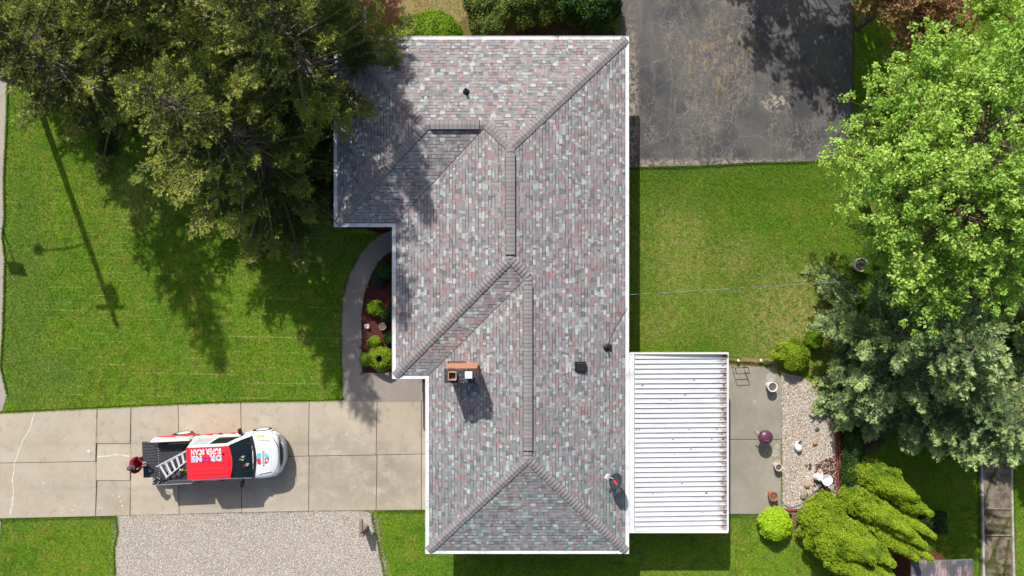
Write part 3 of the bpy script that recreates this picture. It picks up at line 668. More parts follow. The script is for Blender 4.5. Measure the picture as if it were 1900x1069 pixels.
for i, f in enumerate(b.f):
    c = sum((Vector(b.v[j]) for j in f), Vector())/len(f)
    if abs(c.y) > .85 and c.x < .75 and c.z < .80: b.m[i] = 1
body = b.build('body', [M['paint'], M['red']], TR, True, 1)
# cargo bed shell
b = MB(); zt = 1.24
for s_ in (-1, 1):
    rr = []
    for x in (-2.60, -2.55, -2.2, -1.6, -1.04):
        k = .90 if x < -2.58 else .925
        rr.append([(x, s_*y, z) for y, z in ((.80, .40), (k-.03, .42), (k, .62), (k+.01, .9), (k-.005, 1.15), (k-.03, zt), (.80, zt), (.775, zt-.02), (.775, .72))])
    b.loft(rr, True, True, 0)
    for i, f in enumerate(b.f):
        c = sum((Vector(b.v[j]) for j in f), Vector())/len(f)
        if abs(c.y) < .83 and c.z < zt-.005 and len(f) == 4: b.m[i] = 1
        elif abs(c.y) > .87 and c.z < .80: b.m[i] = 2
bedo = empty('cargo_bed'); bedo.parent = TR
q1 = b.build('bed_side', [M['paint'], M['liner'], M['red']], bedo); explode(q1)
b = MB(); b.box(-2.6, -1.0, -.80, .80, .66, .72)
for i in range(19): y = -.74 + i*.082; b.box(-2.58, -1.05, y, y+.04, .72, .735)
b.box(-1.05, -1.0, -.80, .80, .72, 1.22)
for sy in (-1, 1): b.bbox(-2.1, -1.35, min(sy*.56, sy*.79), max(sy*.56, sy*.79), .72, .92, .04)
b.build('bed_liner', M['liner'], bedo)
b = MB(); b.bbox(-2.6, -1.02, -.925+.02, -.79, zt+.002, zt+.014, .004, 0); b.build('rail_cap', M['liner'], bedo)
b = MB(); b.box(-2.6, -1.02, -.925, -.905, zt-.01, zt+.016); b.build('rail_strip', M['grey'], bedo)
b = MB()
for i in range(16): y = -.75 + i*.1; b.lathe([(.016, 0), (.016, .006)], 8, (-2.575, y, .736))
explode(b.build('bolt', M['alu'], bedo))
b = MB(); b.bbox(-2.4, -2.2, .74, .782, 1.0, 1.14, .008); b.build('label_plate', M['grey'], bedo)
b = MB(); b.bbox(-3.24, -2.62, -.74, .74, .66, .715, .012)
for i in range(12): y = -.67 + i*.118; b.bbox(-3.17, -2.68, y, y+.062, .713, .735, .008)
tg = b.build('tailgate', M['liner'], TR)
b = MB()
for s_ in (-1, 1): b.tube([(-2.62, s_*.76, 1.02), (-3.0, s_*.74, .74)], .009, 6)
explode(b.build('tailgate_cable', M['alu'], tg))
b = MB()
for s_ in (-1, 1):
    b.bbox(-2.66, -2.57, s_*.84-.05, s_*.84+.05, .75, 1.12, .015)
    b.build('tail_light', plain('tail lamp red', (.45, .01, .01), .2, .5), TR); b = MB()
b = MB(); b.bbox(-2.82, -2.60, -.86, .86, .42, .60, .03); b.build('rear_bumper', M['alu'], TR)
# cab: stacked rounded outlines
levels = [(1.09, -1.0, 1.50, .875), (1.16, -.995, 1.40, .86), (1.34, -.985, 1.22, .81), (1.52, -.97, 1.06, .755), (1.66, -.95, .945, .715), (1.735, -.93, .87, .685), (1.765, -.88, .80, .64), (1.785, -.6, .5, .4)]
def cabring(z, x0, x1, w_):
    pts = []
    bow = .14 if z < 1.77 else .06
    def P_(x, y): pts.append((x, y, z))
    F = [-.93+i*1.86/8 for i in range(9)]
    for f in F: P_(x1 - bow*f*f, f*w_)                      # front, right to left  (0..8)
    for i in range(1, 12): x = x1-bow - .04 + (x0+.08-(x1-bow-.04))*i/12; P_(x, w_)     # left side
    for f in reversed(F): P_(x0 + .05*f*f, f*w_)            # rear
    for i in range(11, 0, -1): x = x1-bow - .04 + (x0+.08-(x1-bow-.04))*i/12; P_(x, -w_)
    return pts
rings = [cabring(*l) for l in levels]; n = len(rings[0])
cabm = MB(); ws = MB(); sides = {}; rear = MB()
cabm.loft(rings, False, True, 0)
def off(p, k=.006):
    p = Vector(p); d = Vector((p.x-.1, p.y*1.4, 0)).normalized(); return p + d*k + Vector((0, 0, k*.6))
def panel(mb, j0, j1, l0, l1, k=.006):
    for l in range(l0, l1):
        for j in range(j0, j1): mb.poly([off(rings[l][j % n], k), off(rings[l][(j+1) % n], k), off(rings[l+1][(j+1) % n], k), off(rings[l+1][j % n], k)])
cab = cabm.build('cab', M['paint'], TR, True)
mb = MB(); panel(mb, 0, 8, 0, 5, .012); mb.build('windshield', M['darkglass'], TR, True)
for nm, off_ in (('left', 9), ('right', 29)):
    for j0, j1, mat_ in ((0, 6, 'darkglass'), (6, 9, 'wrapglass')):
        pass
M['wrapglass'] = plain('printed window film', (.48, .50, .52), .35, .5, var=.06)
for base, sgn in ((9, 1), (n-1, -1)):
    for a0, a1, mt in ((0, 5, 'darkglass'), (6, 10, 'wrapglass' if sgn > 0 else 'darkglass')):
        mb = MB()
        j0, j1 = (base + a0, base + a1) if sgn > 0 else (base - a1, base - a0)
        panel(mb, j0, j1, 1, 4, .008); mb.build('side_window', M[mt], TR, True)
mb = MB(); panel(mb, 21, 27, 2, 4, .008); mb.build('rear_window', M['darkglass'], TR, True)
mb = MB(); mb.loft([[(1.50-.14*f*f, f*.84, 1.10) for f in [-1+i/6 for i in range(13)]], [(1.49-.14*f*f, f*.84, 1.13+.03*(1-f*f)) for f in [-1+i/6 for i in range(13)]], [(1.60-.16*f*f, f*.86, 1.125+.055*(1-f*f)) for f in [-1+i/6 for i in range(13)]], [(1.62-.16*f*f, f*.86, 1.05) for f in [-1+i/6 for i in range(13)]]], False, False, closed=False); mb.build('cowl', M['black'], TR)
# wiper
mb = MB(); mb.tube([(1.50, .55, 1.19), (1.44, -.05, 1.24)], .008, 5); mb.tube([(1.52, -.1, 1.19), (1.40, -.62, 1.20)], .008, 5); explode(mb.build('wiper', M['black'], TR))
# interior seen through / stickers on the windshield
def ws_pt(u, v, k=.02):   # u: 0 top..1 bottom, v: -1..1
    l = 5 - u*5; i = min(int(l), 4); f = l - i; j = (v*.93+.93)/1.86*8; j0 = min(int(j), 7); g_ = j - j0
    A = Vector(rings[i][j0]).lerp(Vector(rings[i][j0+1]), g_); B = Vector(rings[i+1][j0]).lerp(Vector(rings[i+1][j0+1]), g_)
    return off(A.lerp(B, f), k)
def decal(name, shape, mat, parent, k=.016):
    mb = MB(); mb.poly([ws_pt(u, v, k) for u, v in shape]); return mb.build(name, mat, parent)
for nm, cu, cv, ru, rv, col in (('yellow sticker', .50, -.04, .05, .05, (.55, .6, .10)), ('white sticker', .52, .12, .06, .06, (.7, .72, .7)), ('white sticker', .66, -.33, .06, .08, (.7, .72, .72)), ('red sticker', .58, -.37, .06, .07, (.6, .04, .06)), ('grey sticker', .42, .02, .05, .05, (.3, .33, .3))):
    decal('sticker', [(cu+ru*(1+.35*math.sin(3*a))*math.cos(a), cv+rv*math.sin(a)) for a in [k*math.pi/7 for k in range(14)]], plain(nm, col, .5), TR)
for v0, v1, u0, u1 in ((-.75, -.2, .18, .34), (.15, .7, .18, .34), (-.7, .75, .74, .93)):
    decal('interior_shape', [(u0, v0+.05), (u0, v1-.05), (u0+.05, v1), (u1, v1-.03), (u1, v0+.03), (u0+.05, v0)], plain('dim interior', (.035, .05, .052), .3, .5, var=.5), TR, .0135)
# red roof wrap following the crown
mb = MB(); nx_, ny_ = 14, 10
def roofpt(x, y, k=.012):
    ex_ = max(0, (abs(x+.03)-.55)/.4); ey_ = abs(y)/.64
    z = 1.792 - .022*ey_**3 - .035*ex_**2
    if abs(y) > .2 and abs((abs(y) % .17)-.085) < .03 and -.7 < x < .6: z += .007
    return Vector((x, y, z+k))
ny_ = 40
for i in range(nx_):
    for j in range(ny_):
        X = [-.93+(1.80+ .0)*a/nx_ for a in (i, i+1)]; Y = [-.635+1.27*a/ny_ for a in (j, j+1)]
        def q_(x, y): return roofpt(x - (.10*(y/.63)**2 if x > .5 else 0)*(x-.5)/.37, y)
        mb.poly([q_(X[0], Y[0]), q_(X[1], Y[0]), q_(X[1], Y[1]), q_(X[0], Y[1])])
rw = mb.build('roof_wrap', M['red'], TR)
mb = MB(); mb.loft([roofpt(.55+.05*math.cos(a), .33+.022*math.sin(a), .012) for a in [k*math.pi/5 for k in range(10)]] and [[roofpt(.55+.06*math.cos(a), .33+.024*math.sin(a), .012) for a in [k*math.pi/5 for k in range(10)]], [roofpt(.54+.03*math.cos(a), .33+.008*math.sin(a), .07) for a in [k*math.pi/5 for k in range(10)]]]); mb.build('antenna', M['black'], TR)
def text_part(name, s, mat, parent, x0, x1, y0, y1, z, rot=0, bold=.03, zf=None, th=.004, shear=None):
    cu = bpy.data.curves.new(name, 'FONT'); cu.body = s; cu.size = 1; cu.offset = bold; cu.resolution_u = 3; cu.space_character = 1.12
    o = bpy.data.objects.new(name, cu); C.objects.link(o); bpy.context.view_layer.update()
    me = bpy.data.meshes.new_from_object(o.evaluated_get(bpy.context.evaluated_depsgraph_get())); bpy.data.objects.remove(o)
    v = np.array([tuple(q.co) for q in me.vertices]); v = v[:, :2]
    if rot == 180: v = -v
    elif rot == 90: v = np.stack([-v[:, 1], v[:, 0]], 1)
    mn, mx = v.min(0), v.max(0); v = (v-mn)/(mx-mn); X = x0 + v[:, 0]*(x1-x0); Y = y0 + v[:, 1]*(y1-y0)
    for q, x, y in zip(me.vertices, X, Y): q.co = (x, y, zf(x, y) if zf else z)
    me.materials.clear(); me.materials.append(mat); me.name = name
    o = bpy.data.objects.new(name, me); C.objects.link(o); o.parent = parent; return o
white = plain('white print', (.85, .86, .88), .5); lblue = plain('light blue print', (.50, .66, .95), .5); mag = plain('magenta print', (.55, .03, .22), .5)
rz_ = lambda k: (lambda x, y: roofpt(x, y, k).z+.004)
text_part('lettering', 'SUPER SCAN', white, rw, -.72, .47, .325, .56, 0, 180, .045, rz_(.014))
text_part('lettering_outline', 'DR   NE', white, rw, -.73, .48, .055, .30, 0, 180, .065, rz_(.014))
text_part('lettering', 'DR   NE', lblue, rw, -.72, .47, .07, .285, 0, 180, .03, rz_(.018))
mb = MB()    # drone emblem standing for the letter O
cxx, cyy = -.135, .175
ringp = lambda r0, r1, c0, c1, z: [mb.poly([(c0+ra*math.cos(a), c1+ra*.8*math.sin(a), z) for ra, a in ((r0, k*math.pi/8), (r1, k*math.pi/8), (r1, (k+1)*math.pi/8), (r0, (k+1)*math.pi/8))]) for k in range(16)]
zz = roofpt(cxx, cyy, .034).z
ringp(.055, .125, cxx, cyy, zz)
for sx in (-1, 1): mb.box(cxx+sx*.17-.07, cxx+sx*.17+.07, .045, .062, zz-.004, zz+.002)
mb.box(cxx-.16, cxx+.16, .07, .095, zz-.004, zz+.0015)
mb.build('emblem', mag, rw)
# hood emblem
hz = lambda k: (lambda x, y: 1.118 + .03*(1-(y/.8)**2) + k + (.028*(1.8-x)/.3 if x < 1.8 else -.05*((x-1.8)/.5)))
H0, Y0 = 1.66, -.10
def hood_poly(name, pts, mat, k):
    mb = MB(); mb.poly([(x, y, hz(k)(x, y)) for x, y in pts]); mb.build(name, mat, body)
xs0, xm0, xm1, xs1 = 1.61, 1.765, 1.93, 2.10; yc = -.07; yw = .235
sk = plain('sky blue print', (.12, .58, .82), .5); rd = plain('red print', (.75, .03, .05), .5); gy = plain('charcoal print', (.06, .06, .07), .5); pg = plain('pale grey print', (.60, .62, .66), .5)
hk = .012
hood_poly('emblem', [(xs0, yc+.04), (xm0, yc), (xm0, yc+yw), (xs0+.04, yc+yw*.85)], sk, hk)
hood_poly('emblem', [(xs0, yc+.0), (xs0+.03, yc-yw*.9), (xm0, yc-yw), (xm0, yc-.005)], rd, hk)
hood_poly('emblem', [(xm1, yc+.0), (xs1, yc), (xs1-.03, yc+yw*.5), (xs1-.09, yc+yw*.85), (xm1, yc+yw)], sk, hk)
hood_poly('emblem', [(xm1, yc-yw), (xs1-.09, yc-yw*.85), (xs1-.03, yc-yw*.5), (xs1, yc-.006), (xm1, yc-.006)], rd, hk)
hood_poly('emblem', [(1.98, yc-.14), (2.05, yc-.12), (2.04, yc-.04), (1.98, yc-.05)], white, hk+.004)
text_part('lettering', 'ROOFING', gy, body, 1.845, 1.905, yc-.31, yc+.31, 0, 90, .01, hz(hk+.004))
for x_, a_, c_, mt in ((1.765, -.31, .31, pg), (1.925, -.31, .31, pg), (2.18, -.36, -.30, rd), (2.18, -.27, .12, pg), (2.18, .15, .40, sk)):
    hood_poly('pinstripe', [(x_, a_), (x_+.008, a_), (x_+.008, c_), (x_, c_)], mt, hk+.003)
hood_poly('fender_sticker', [(1.62, .80), (1.92, .78), (1.93, .86), (1.63, .88)], plain('yellow sticker 2', (.75, .62, .05), .5), -.035)
# nose
def cres(xf, dx, hw_, z0, z1, k=.34, n_=16, rnd=.04):
    rr = []
    for i in range(n_+1):
        y = -hw_+2*hw_*i/n_; f = abs(y/hw_); x = xf - k*f**2.6
        rr.append([(x-dx, y, z0), (x-rnd*.3, y, z0), (x, y, (z0+z1)/2), (x-rnd, y, z1), (x-dx, y, z1)])
    return rr
mb = MB(); mb.loft(cres(2.60, .28, .90, .50, .76)); mb.build('bumper', M['paint'], TR, True)
mb = MB(); mb.loft(cres(2.575, .12, .80, .755, .80, .32)); mb.loft(cres(2.560, .25, .76, .74, .92, .30)); mb.build('grille', M['black'], TR, True)
mb = MB(); mb.loft(cres(2.62, .3, .86, .36, .50)); mb.loft(cres(2.585, .03, .76, .80, .825, .30)); mb.build('front_trim', M['grey'], TR, True)
for s_ in (-1, 1):
    mb = MB(); mb.loft([[(2.40, s_*.60, .92), (2.49, s_*.62, .84), (2.46, s_*.62, .76)], [(2.31, s_*.78, .93), (2.40, s_*.80, .85), (2.36, s_*.80, .76)], [(2.14, s_*.875, .93), (2.20, s_*.90, .86), (2.16, s_*.90, .77)]]); mb.build('headlight', plain('headlamp glass', (.45, .48, .5), .1, .6), TR, True)
mb = MB()
for i in range(24):
    f0, f1 = -.92+1.84*i/24, -.92+1.84*(i+1)/24
    xx = lambda f: 2.38 - .30*abs(f)**3 + .10*(1-f*f)
    zz_ = lambda f: 1.068 - .10*abs(f)**3
    mb.poly([(xx(f0)+.0, f0*.86, zz_(f0)+.006), (xx(f0)+.02, f0*.86, zz_(f0)-.01), (xx(f1)+.02, f1*.86, zz_(f1)-.01), (xx(f1), f1*.86, zz_(f1)+.006)])
mb.build('hood_gap', M['black'], body)
mb = MB()
for s_ in (-1, 1): mb.tube([(1.66, s_*.70, 1.125), (2.15, s_*.62, 1.092)], .012, 6)
explode(mb.build('hood_crease', M['paint'], body, True))
# wheels, mirrors, handles
for x in (-1.66, 1.62):
    for s_ in (-1, 1):
        y = s_*.845
        def wl_(prof, mb):
            rr = [[(x + r*math.cos(a), y + s_*o_, .385 + r*math.sin(a)) for a in [2*math.pi*k/28 for k in range(28)]] for r, o_ in prof]; mb.loft(rr)
        mb = MB(); wl_([(.24, -.12), (.36, -.13), (.385, -.09), (.388, .07), (.36, .125), (.275, .12), (.27, .03)], mb); wh = mb.build('wheel', M['rubber'], TR, True)
        mb = MB(); wl_([(.265, .10), (.275, .125), (.25, .12), (.24, .06), (.06, .09), (.05, .11)], mb)
        for k in range(6):
            a = k*math.pi/3; d = Vector((math.cos(a), 0, math.sin(a))); e_ = Vector((-math.sin(a), 0, math.cos(a))); c = Vector((x, y + s_*.10, .385))
            mb.loft([[c+d*.04+e_*.04, c+d*.04-e_*.04, c+d*.04-e_*.04+Vector((0, s_*.02, 0)), c+d*.04+e_*.04+Vector((0, s_*.02, 0))], [c+d*.255+e_*.025, c+d*.255-e_*.025, c+d*.255-e_*.025+Vector((0, s_*.015, 0)), c+d*.255+e_*.025+Vector((0, s_*.015, 0))]])
        mb.build('rim', M['alu'], wh)
        mb = MB(); rr = []
        for a in [math.pi*k/14 for k in range(15)]:
            ca, sa = math.cos(a), math.sin(a); rr.append([(x+ra*ca, s_*yo, .385+ra*sa) for ra, yo in ((.40, .90), (.41, .965), (.46, .955), (.50, .915))])
        mb.loft(rr); mb.build('wheel_arch', M['black'] if False else (M['red'] if x < 0 else M['paint']), TR, True)
for s_ in (-1, 1):
    mb = MB(); Mx = Matrix.Translation((.98, s_*1.06, 1.14)) @ Matrix.Rotation(s_*R(14), 4, 'Z')
    mb.bbox(-.05, .07, -.13, .12, -.09, .10, .03, 0, Mx); mb.tube([(1.02, s_*.88, 1.10), (1.0, s_*1.0, 1.12)], .03, 8); mb.build('mirror', M['black'], TR, True)
    for x in (.12, -.80): mb = MB(); mb.bbox(x-.1, x+.08, s_*.955-.015, s_*.955+.015, .93, .965, .008); mb.build('door_handle', M['black'], TR)
    mb = MB()
    for x in (-.96, -.04, .98): mb.box(x-.004, x+.004, s_*.937-.006, s_*.937+.006, .5, 1.06)
    explode(mb.build('door_gap', M['black'], body))
for x, y, z, lx_, mt in ((-1.35, .936, .92, .22, 'red'), (-2.0, .937, .92, .3, 'red'), (-.35, .943, .92, .16, 'red'), (.45, .945, .88, .10, 'sk'), (.62, .945, .9, .05, 'rd')):
    mb = MB(); mm = M['red'] if mt == 'red' else (sk if mt == 'sk' else rd)
    mb.loft([[(x-lx_, y, z-.06), (x-lx_*.6, y, z+.03), (x+lx_, y-.004, z+.07), (x+lx_*.8, y, z-.05)], [(x-lx_, y+.008, z-.06), (x-lx_*.6, y+.008, z+.03), (x+lx_, y+.004, z+.07), (x+lx_*.8, y+.008, z-.05)]]); mb.build('side_graphic', mm, TR)

def T(x, y, z): return TR.matrix_basis @ Vector((x, y, z))
TMx = Matrix.Translation(TR.location) @ Matrix.Rotation(R(2.7), 4, 'Z')
# things in the bed
ladder = empty('step_ladder', TMx @ Vector((-1.8, -.35, .9)), 'aluminium step ladder lying diagonally across the truck bed', 'ladder')
LI = Matrix.Translation(-ladder.location)
def wld(px, py, h): return P(px, py, h) - ladder.location
A0, A1 = wld(290, 866, 1.18), wld(353, 832.5, 1.38); B0, B1 = wld(305, 889, 1.22), wld(353, 850, 1.38)
def rail(mb, a, b_, w_=.022, h=.065):
    d = (b_-a).normalized(); s_ = d.cross(Vector((0, 0, 1))).normalized()*w_; u = Vector((0, 0, h/2))
    mb.loft([[p+s_+u, p-s_+u, p-s_-u, p+s_-u] for p in (a, b_)])
for a, c in ((A0, A1), (B0, B1)): mb = MB(); rail(mb, a, c); mb.build('rail', M['alu'], ladder)
for k in range(6):
    f = .10 + k*.165; a = A0.lerp(A1, f); c = B0.lerp(B1, f); d = (A1-A0).normalized()*.045; u = Vector((0, 0, .012))
    mb = MB(); mb.loft([[p-d+u, p+d+u, p+d-u, p-d-u] for p in (a, c)]); mb.build('rung', M['alu'], ladder)
z_ = Vector((0, 0, -.14))
for a, c in ((A0+Vector((.15, -.02, -.12)), A1+z_), (B0+Vector((.28, .02, -.12)), B1+Vector((.0, -.08, -.14)))): mb = MB(); rail(mb, a, c, .013, .03); mb.build('support_rail', M['alu'], ladder)
mb = MB()
for k in (0, 2, 4): f = .15+k*.2; mb.tube([A0.lerp(A1, f)+z_, B0.lerp(B1, f)+z_], .012, 6)
explode(mb.build('brace', M['alu'], ladder))
tb = empty('tool_bag', TMx @ Vector((-1.22, -.42, .74)), 'brown canvas tool bag in the truck bed behind the cab', 'bag')
mb = MB(); mb.loft([[(x, y, z) for x, y in ((-.15, -.13), (.15, -.13), (.15, .13), (-.15, .13))] for z, in ((0,), (.2,))] + [[(-.12, -.06, .30), (.12, -.06, .30), (.12, .06, .30), (-.12, .06, .30)]]); mb.build('pouch', plain('brown canvas', (.16, .10, .07), .9), tb, False, 0, .02)
mb = MB(); mb.tube([(-.10, .0, .29), (-.06, .0, .38), (.06, 0, .38), (.10, 0, .29)], .012, 6); mb.build('handle', M['alu'], tb)
dr_ = empty('power_drill', TMx @ Vector((-1.42, -.42, .76)), 'yellow power tool beside the brown bag in the truck bed', 'power tool')
mb = MB(); mb.tube([(-.16, 0, .25), (.10, 0, .27)], .045, 10); mb.tube([(0, 0, .25), (.03, -.10, .12)], .03, 8); mb.bbox(-.04, .10, -.18, -.06, .04, .12, .015); mb.build('housing', plain('tool yellow', (.75, .58, .03), .5), dr_)
mb = MB(); mb.tube([(.10, 0, .27), (.17, 0, .275)], [.03, .012], 8); mb.build('chuck', M['black'], dr_)
stp = empty('ratchet_strap', TMx @ Vector((-2.3, -.72, 1.22)), 'tangled black straps at the tailgate corner of the truck bed', 'strap')
mb = MB(); rn = random.Random(4)
for k in range(7):
    pts = [(rn.uniform(-.30, .30), rn.uniform(-.14, .16), .03+rn.uniform(0, .05)) for _ in range(5)]; mb.tube(pts, .016, 5)
mb.build('webbing', M['black'], stp, True)
mb = MB()
for k in range(9): x, y = rn.uniform(-.28, .3), rn.uniform(-.12, .12); mb.bbox(x-.02, x+.02, y-.012, y+.012, .07, .10, .005)
explode(mb.build('buckle', M['alu'], stp))
hs = empty('pole_saw', TMx @ Vector((-1.6, .66, 1.0)), 'long yellow handled pole lying along the bed wall of the truck', 'pole')
mb = MB(); mb.tube([(-.5, 0, 0), (.55, .04, .02)], .016, 7); mb.build('shaft', plain('tool yellow', (.75, .58, .03), .5), hs)
mb = MB(); mb.tube([(-.55, -.01, 0), (-.38, 0, 0)], .022, 7); mb.build('grip', M['black'], hs)

# ------------------------------------------------------------------ person (skin modifier body)
def skin_fig(name, nodes, mat, parent, sub=2, root=0, vox=.008):
    # one continuous surface: tapered limbs and round joints fused by a voxel remesh, then smoothed
    b = MB()
    rad = lambda r_: r_ if isinstance(r_, tuple) else (r_, r_)
    for co, r_, pa in nodes:
        rx, ry = rad(r_); rz = min(rx, ry)
        b.lathe([(.001, -rz)] + [(math.sin(a), -math.cos(a)*rz) for a in [k*math.pi/8 for k in range(1, 8)]] + [(.001, rz)], 16, co, sx=rx, sy=ry)
        if pa < 0: continue
        p0, r0 = Vector(nodes[pa][0]), rad(nodes[pa][1]); p1 = Vector(co); r1 = (rx, ry); d = (p1-p0).normalized()
        rings = []
        for p, q_ in ((p0, r0), (p1, r1)):
            if abs(d.z) > .75: rings.append([p + Vector((q_[0]*math.cos(t_), q_[1]*math.sin(t_), 0)) for t_ in [2*math.pi*k/16 for k in range(16)]])
            else:
                m_ = min(q_); a = d.cross(Vector((0, 0, 1))).normalized(); c = d.cross(a); w2 = q_[1] if q_[1] < .05 else m_
                rings.append([p + a*w2*math.cos(t_) + c*m_*math.sin(t_) for t_ in [2*math.pi*k/16 for k in range(16)]])
        b.loft(rings)
    o = b.build(name, mat, parent)
    md = o.modifiers.new('r', 'REMESH'); md.mode = 'VOXEL'; md.voxel_size = vox; md.use_smooth_shade = True
    s_ = o.modifiers.new('s', 'SMOOTH'); s_.factor = .5; s_.iterations = 3 if vox < .009 else 8
    bpy.context.view_layer.update()
    m2 = bpy.data.meshes.new_from_object(o.evaluated_get(bpy.context.evaluated_depsgraph_get())); o.modifiers.clear(); o.data = m2; m2.name = name
    m2.materials.clear(); m2.materials.append(mat); m2.polygons.foreach_set('use_smooth', [True]*len(m2.polygons)); print('FIG', name, len(m2.vertices)); return o
base = P(277.5, 849.5, .03)
pe = empty('person', base, 'person in dark red jacket and grey cap holding a controller at the tailgate', 'person', rz=R(4))
skin = plain('skin', (.52, .30, .22), .6, .3, var=.05); cloth = plain('dark red jacket', (.27, .012, .026), .85, .2, var=.3, sc=14); jeans = plain('dark jeans', (.03, .035, .05), .9, .1); capm = plain('grey cap', (.10, .10, .115), .85, .2, var=.15)
# one continuous body (skin): pelvis, spine, neck, head, arms, legs
bn = [((0, 0, .92), (.13, .15), -1), ((.0, 0, 1.10), (.11, .14), 0), ((.03, 0, 1.28), (.12, .165), 1), ((.05, 0, 1.42), (.10, .15), 2), ((.08, 0, 1.51), .055, 3), ((.10, 0, 1.58), .075, 4), ((.11, 0, 1.67), .088, 5), ((.11, 0, 1.74), .06, 6)]
for s_ in (-1, 1):
    k = len(bn); bn += [((.05, s_*.17, 1.42), .062, 3), ((.07, s_*.24, 1.30), .05, k), ((.10, s_*.25, 1.13), .042, k+1), ((.22, s_*.15, 1.11), .034, k+2), ((.31, s_*.075, 1.12), .026, k+3), ((.345, s_*.055, 1.12), (.016, .036), k+4)]
    k = len(bn); bn += [((0, s_*.10, .84), .085, 0), ((.01, s_*.105, .50), .06, k), ((-.01, s_*.11, .12), .042, k+1), ((0, s_*.115, .05), .04, k+2), ((.12, s_*.12, .03), .035, k+3)]
def chain(pts): # a finger or thumb rooted inside the palm
    for i_, (p_, r_) in enumerate(pts): bn.append((tuple(p_), r_, -1 if i_ == 0 else len(bn)-1))
for s_ in (-1, 1):
    for k, (dy, ln) in enumerate(((.028, .062), (.010, .074), (-.008, .070), (-.026, .055))):
        p0 = Vector((.335, s_*(.055+dy*.9), 1.122)); chain([(p0, .011), (p0+Vector((.025+ln*.45, -s_*.004, .006)), .0095), (p0+Vector((.025+ln*.7, -s_*.012, -.012)), .0085), (p0+Vector((.025+ln*.72, -s_*.02, -.030)), .008)])
    p0 = Vector((.318, s_*.036, 1.128)); chain([(p0, .013), (p0+Vector((.03, -s_*.008, .022)), .0105), (p0+Vector((.055, -s_*.004, .026)), .009)])
bodyo = skin_fig('body', bn, skin, pe, 2, 0, .006)
# jacket and jeans over it
jn = [((0, 0, .90), (.16, .19), -1), ((.0, 0, 1.10), (.15, .185), 0), ((.03, 0, 1.28), (.15, .20), 1), ((.05, 0, 1.42), (.12, .17), 2), ((.07, 0, 1.485), (.085, .085), 3)]
for s_ in (-1, 1):
    k = len(jn); jn += [((.05, s_*.18, 1.42), .085, 3), ((.07, s_*.255, 1.30), .075, k), ((.10, s_*.265, 1.13), .063, k+1), ((.21, s_*.165, 1.11), .052, k+2), ((.285, s_*.095, 1.118), .044, k+3)]
skin_fig('jacket', jn, cloth, pe, 2, 0, .012)
tn = [((0, 0, .93), (.14, .17), -1)]
for s_ in (-1, 1): k = len(tn); tn += [((0, s_*.105, .82), .105, 0), ((.012, s_*.11, .50), .08, k), ((-.008, s_*.115, .13), .062, k+1)]
skin_fig('trousers', tn, jeans, pe, 2, 0, .012)
for s_ in (-1, 1): mb = MB(); mb.loft([[(x, s_*.117+y, z) for x, y, z in ((-.08, -.045, 0), (.17, -.05, 0), (.20, 0, 0), (.17, .05, 0), (-.08, .045, 0), (-.10, 0, 0))], [(-.08, s_*.117-.045, .05), (.16, s_*.117-.05, .045), (.19, s_*.117, .04), (.16, s_*.117+.05, .045), (-.08, s_*.117+.045, .05), (-.10, s_*.117, .05)], [(-.06, s_*.117-.035, .10), (.03, s_*.117-.035, .10), (.06, s_*.117, .09), (.03, s_*.117+.035, .10), (-.06, s_*.117+.035, .10), (-.08, s_*.117, .10)]]); mb.build('shoe', M['black'], pe, True)
hc = Vector((.115, 0, 1.66))
mb = MB(); mb.lathe([(.100, .02), (.104, .05), (.098, .085), (.075, .118), (.035, .135), (.004, .138)], 24, hc, sx=1.15, sy=1.0); 
mb.loft([[hc+Vector((.085+.0, y*.085, .030)), hc+Vector((.085, y*.085, .040))] for y in (-1, 1)] and [[hc+Vector((.07, y, .045)), hc+Vector((.20-3.2*y*y, y, .028)), hc+Vector((.20-3.2*y*y, y, .020)), hc+Vector((.07, y, .035))] for y in [-.085+.17*i/10 for i in range(11)]]); mb.build('cap', capm, pe, True)
mb = MB(); mb.lathe([(.088, -.02), (.099, .0), (.101, .03)], 20, hc+Vector((-.022, 0, 0)), sx=1.0, sy=.92); mb.build('hair', plain('brown hair', (.06, .035, .02), .8), pe, True)
mb = MB(); mb.loft([[hc+Vector((.085, y*.016, .0)), hc+Vector((.085, -y*.016, .0)), ] for y in (1,)] * 1 + [] or [[(0, 0, 0)]]) if False else None
mb.v, mb.f, mb.m = [], [], []; mb.tube([hc+Vector((.092, 0, .0)), hc+Vector((.112, 0, -.030)), hc+Vector((.094, 0, -.040))], [.007, .014, .007], 8); mb.build('nose', skin, bodyo, True)
for s_ in (-1, 1):
    mb = MB(); mb.lathe([(.002, -.012), (.010, -.007), (.012, 0), (.010, .007), (.002, .012)], 10, hc+Vector((.088, s_*.032, .003))); mb.build('eye', plain('eye', (.7, .7, .7), .3), bodyo, True)
    mb = MB(); mb.lathe([(.004, -.028), (.012, -.012), (.015, .008), (.008, .026)], 8, hc+Vector((.0, s_*.092, -.02)), sx=1.4, sy=.6); mb.build('ear', skin, bodyo, True)
mb = MB(); mb.tube([hc+Vector((.088, -.024, -.060)), hc+Vector((.097, 0, -.062)), hc+Vector((.088, .024, -.060))], .005, 6); mb.build('mouth', plain('lips', (.38, .14, .12), .5), bodyo, True)
rc = empty('remote_controller', base + Vector((.40, .02, 1.09)), 'pale grey controller with a screen held by the person at the tailgate', 'controller', rz=R(4))
mb = MB(); mb.bbox(-.045, .045, -.085, .085, 0, .035, .012); mb.build('shell', plain('controller grey', (.62, .62, .63), .5), rc)
mb = MB(); mb.bbox(-.02, .035, -.055, .055, .0352, .040, .002); mb.build('screen', M['black'], rc)
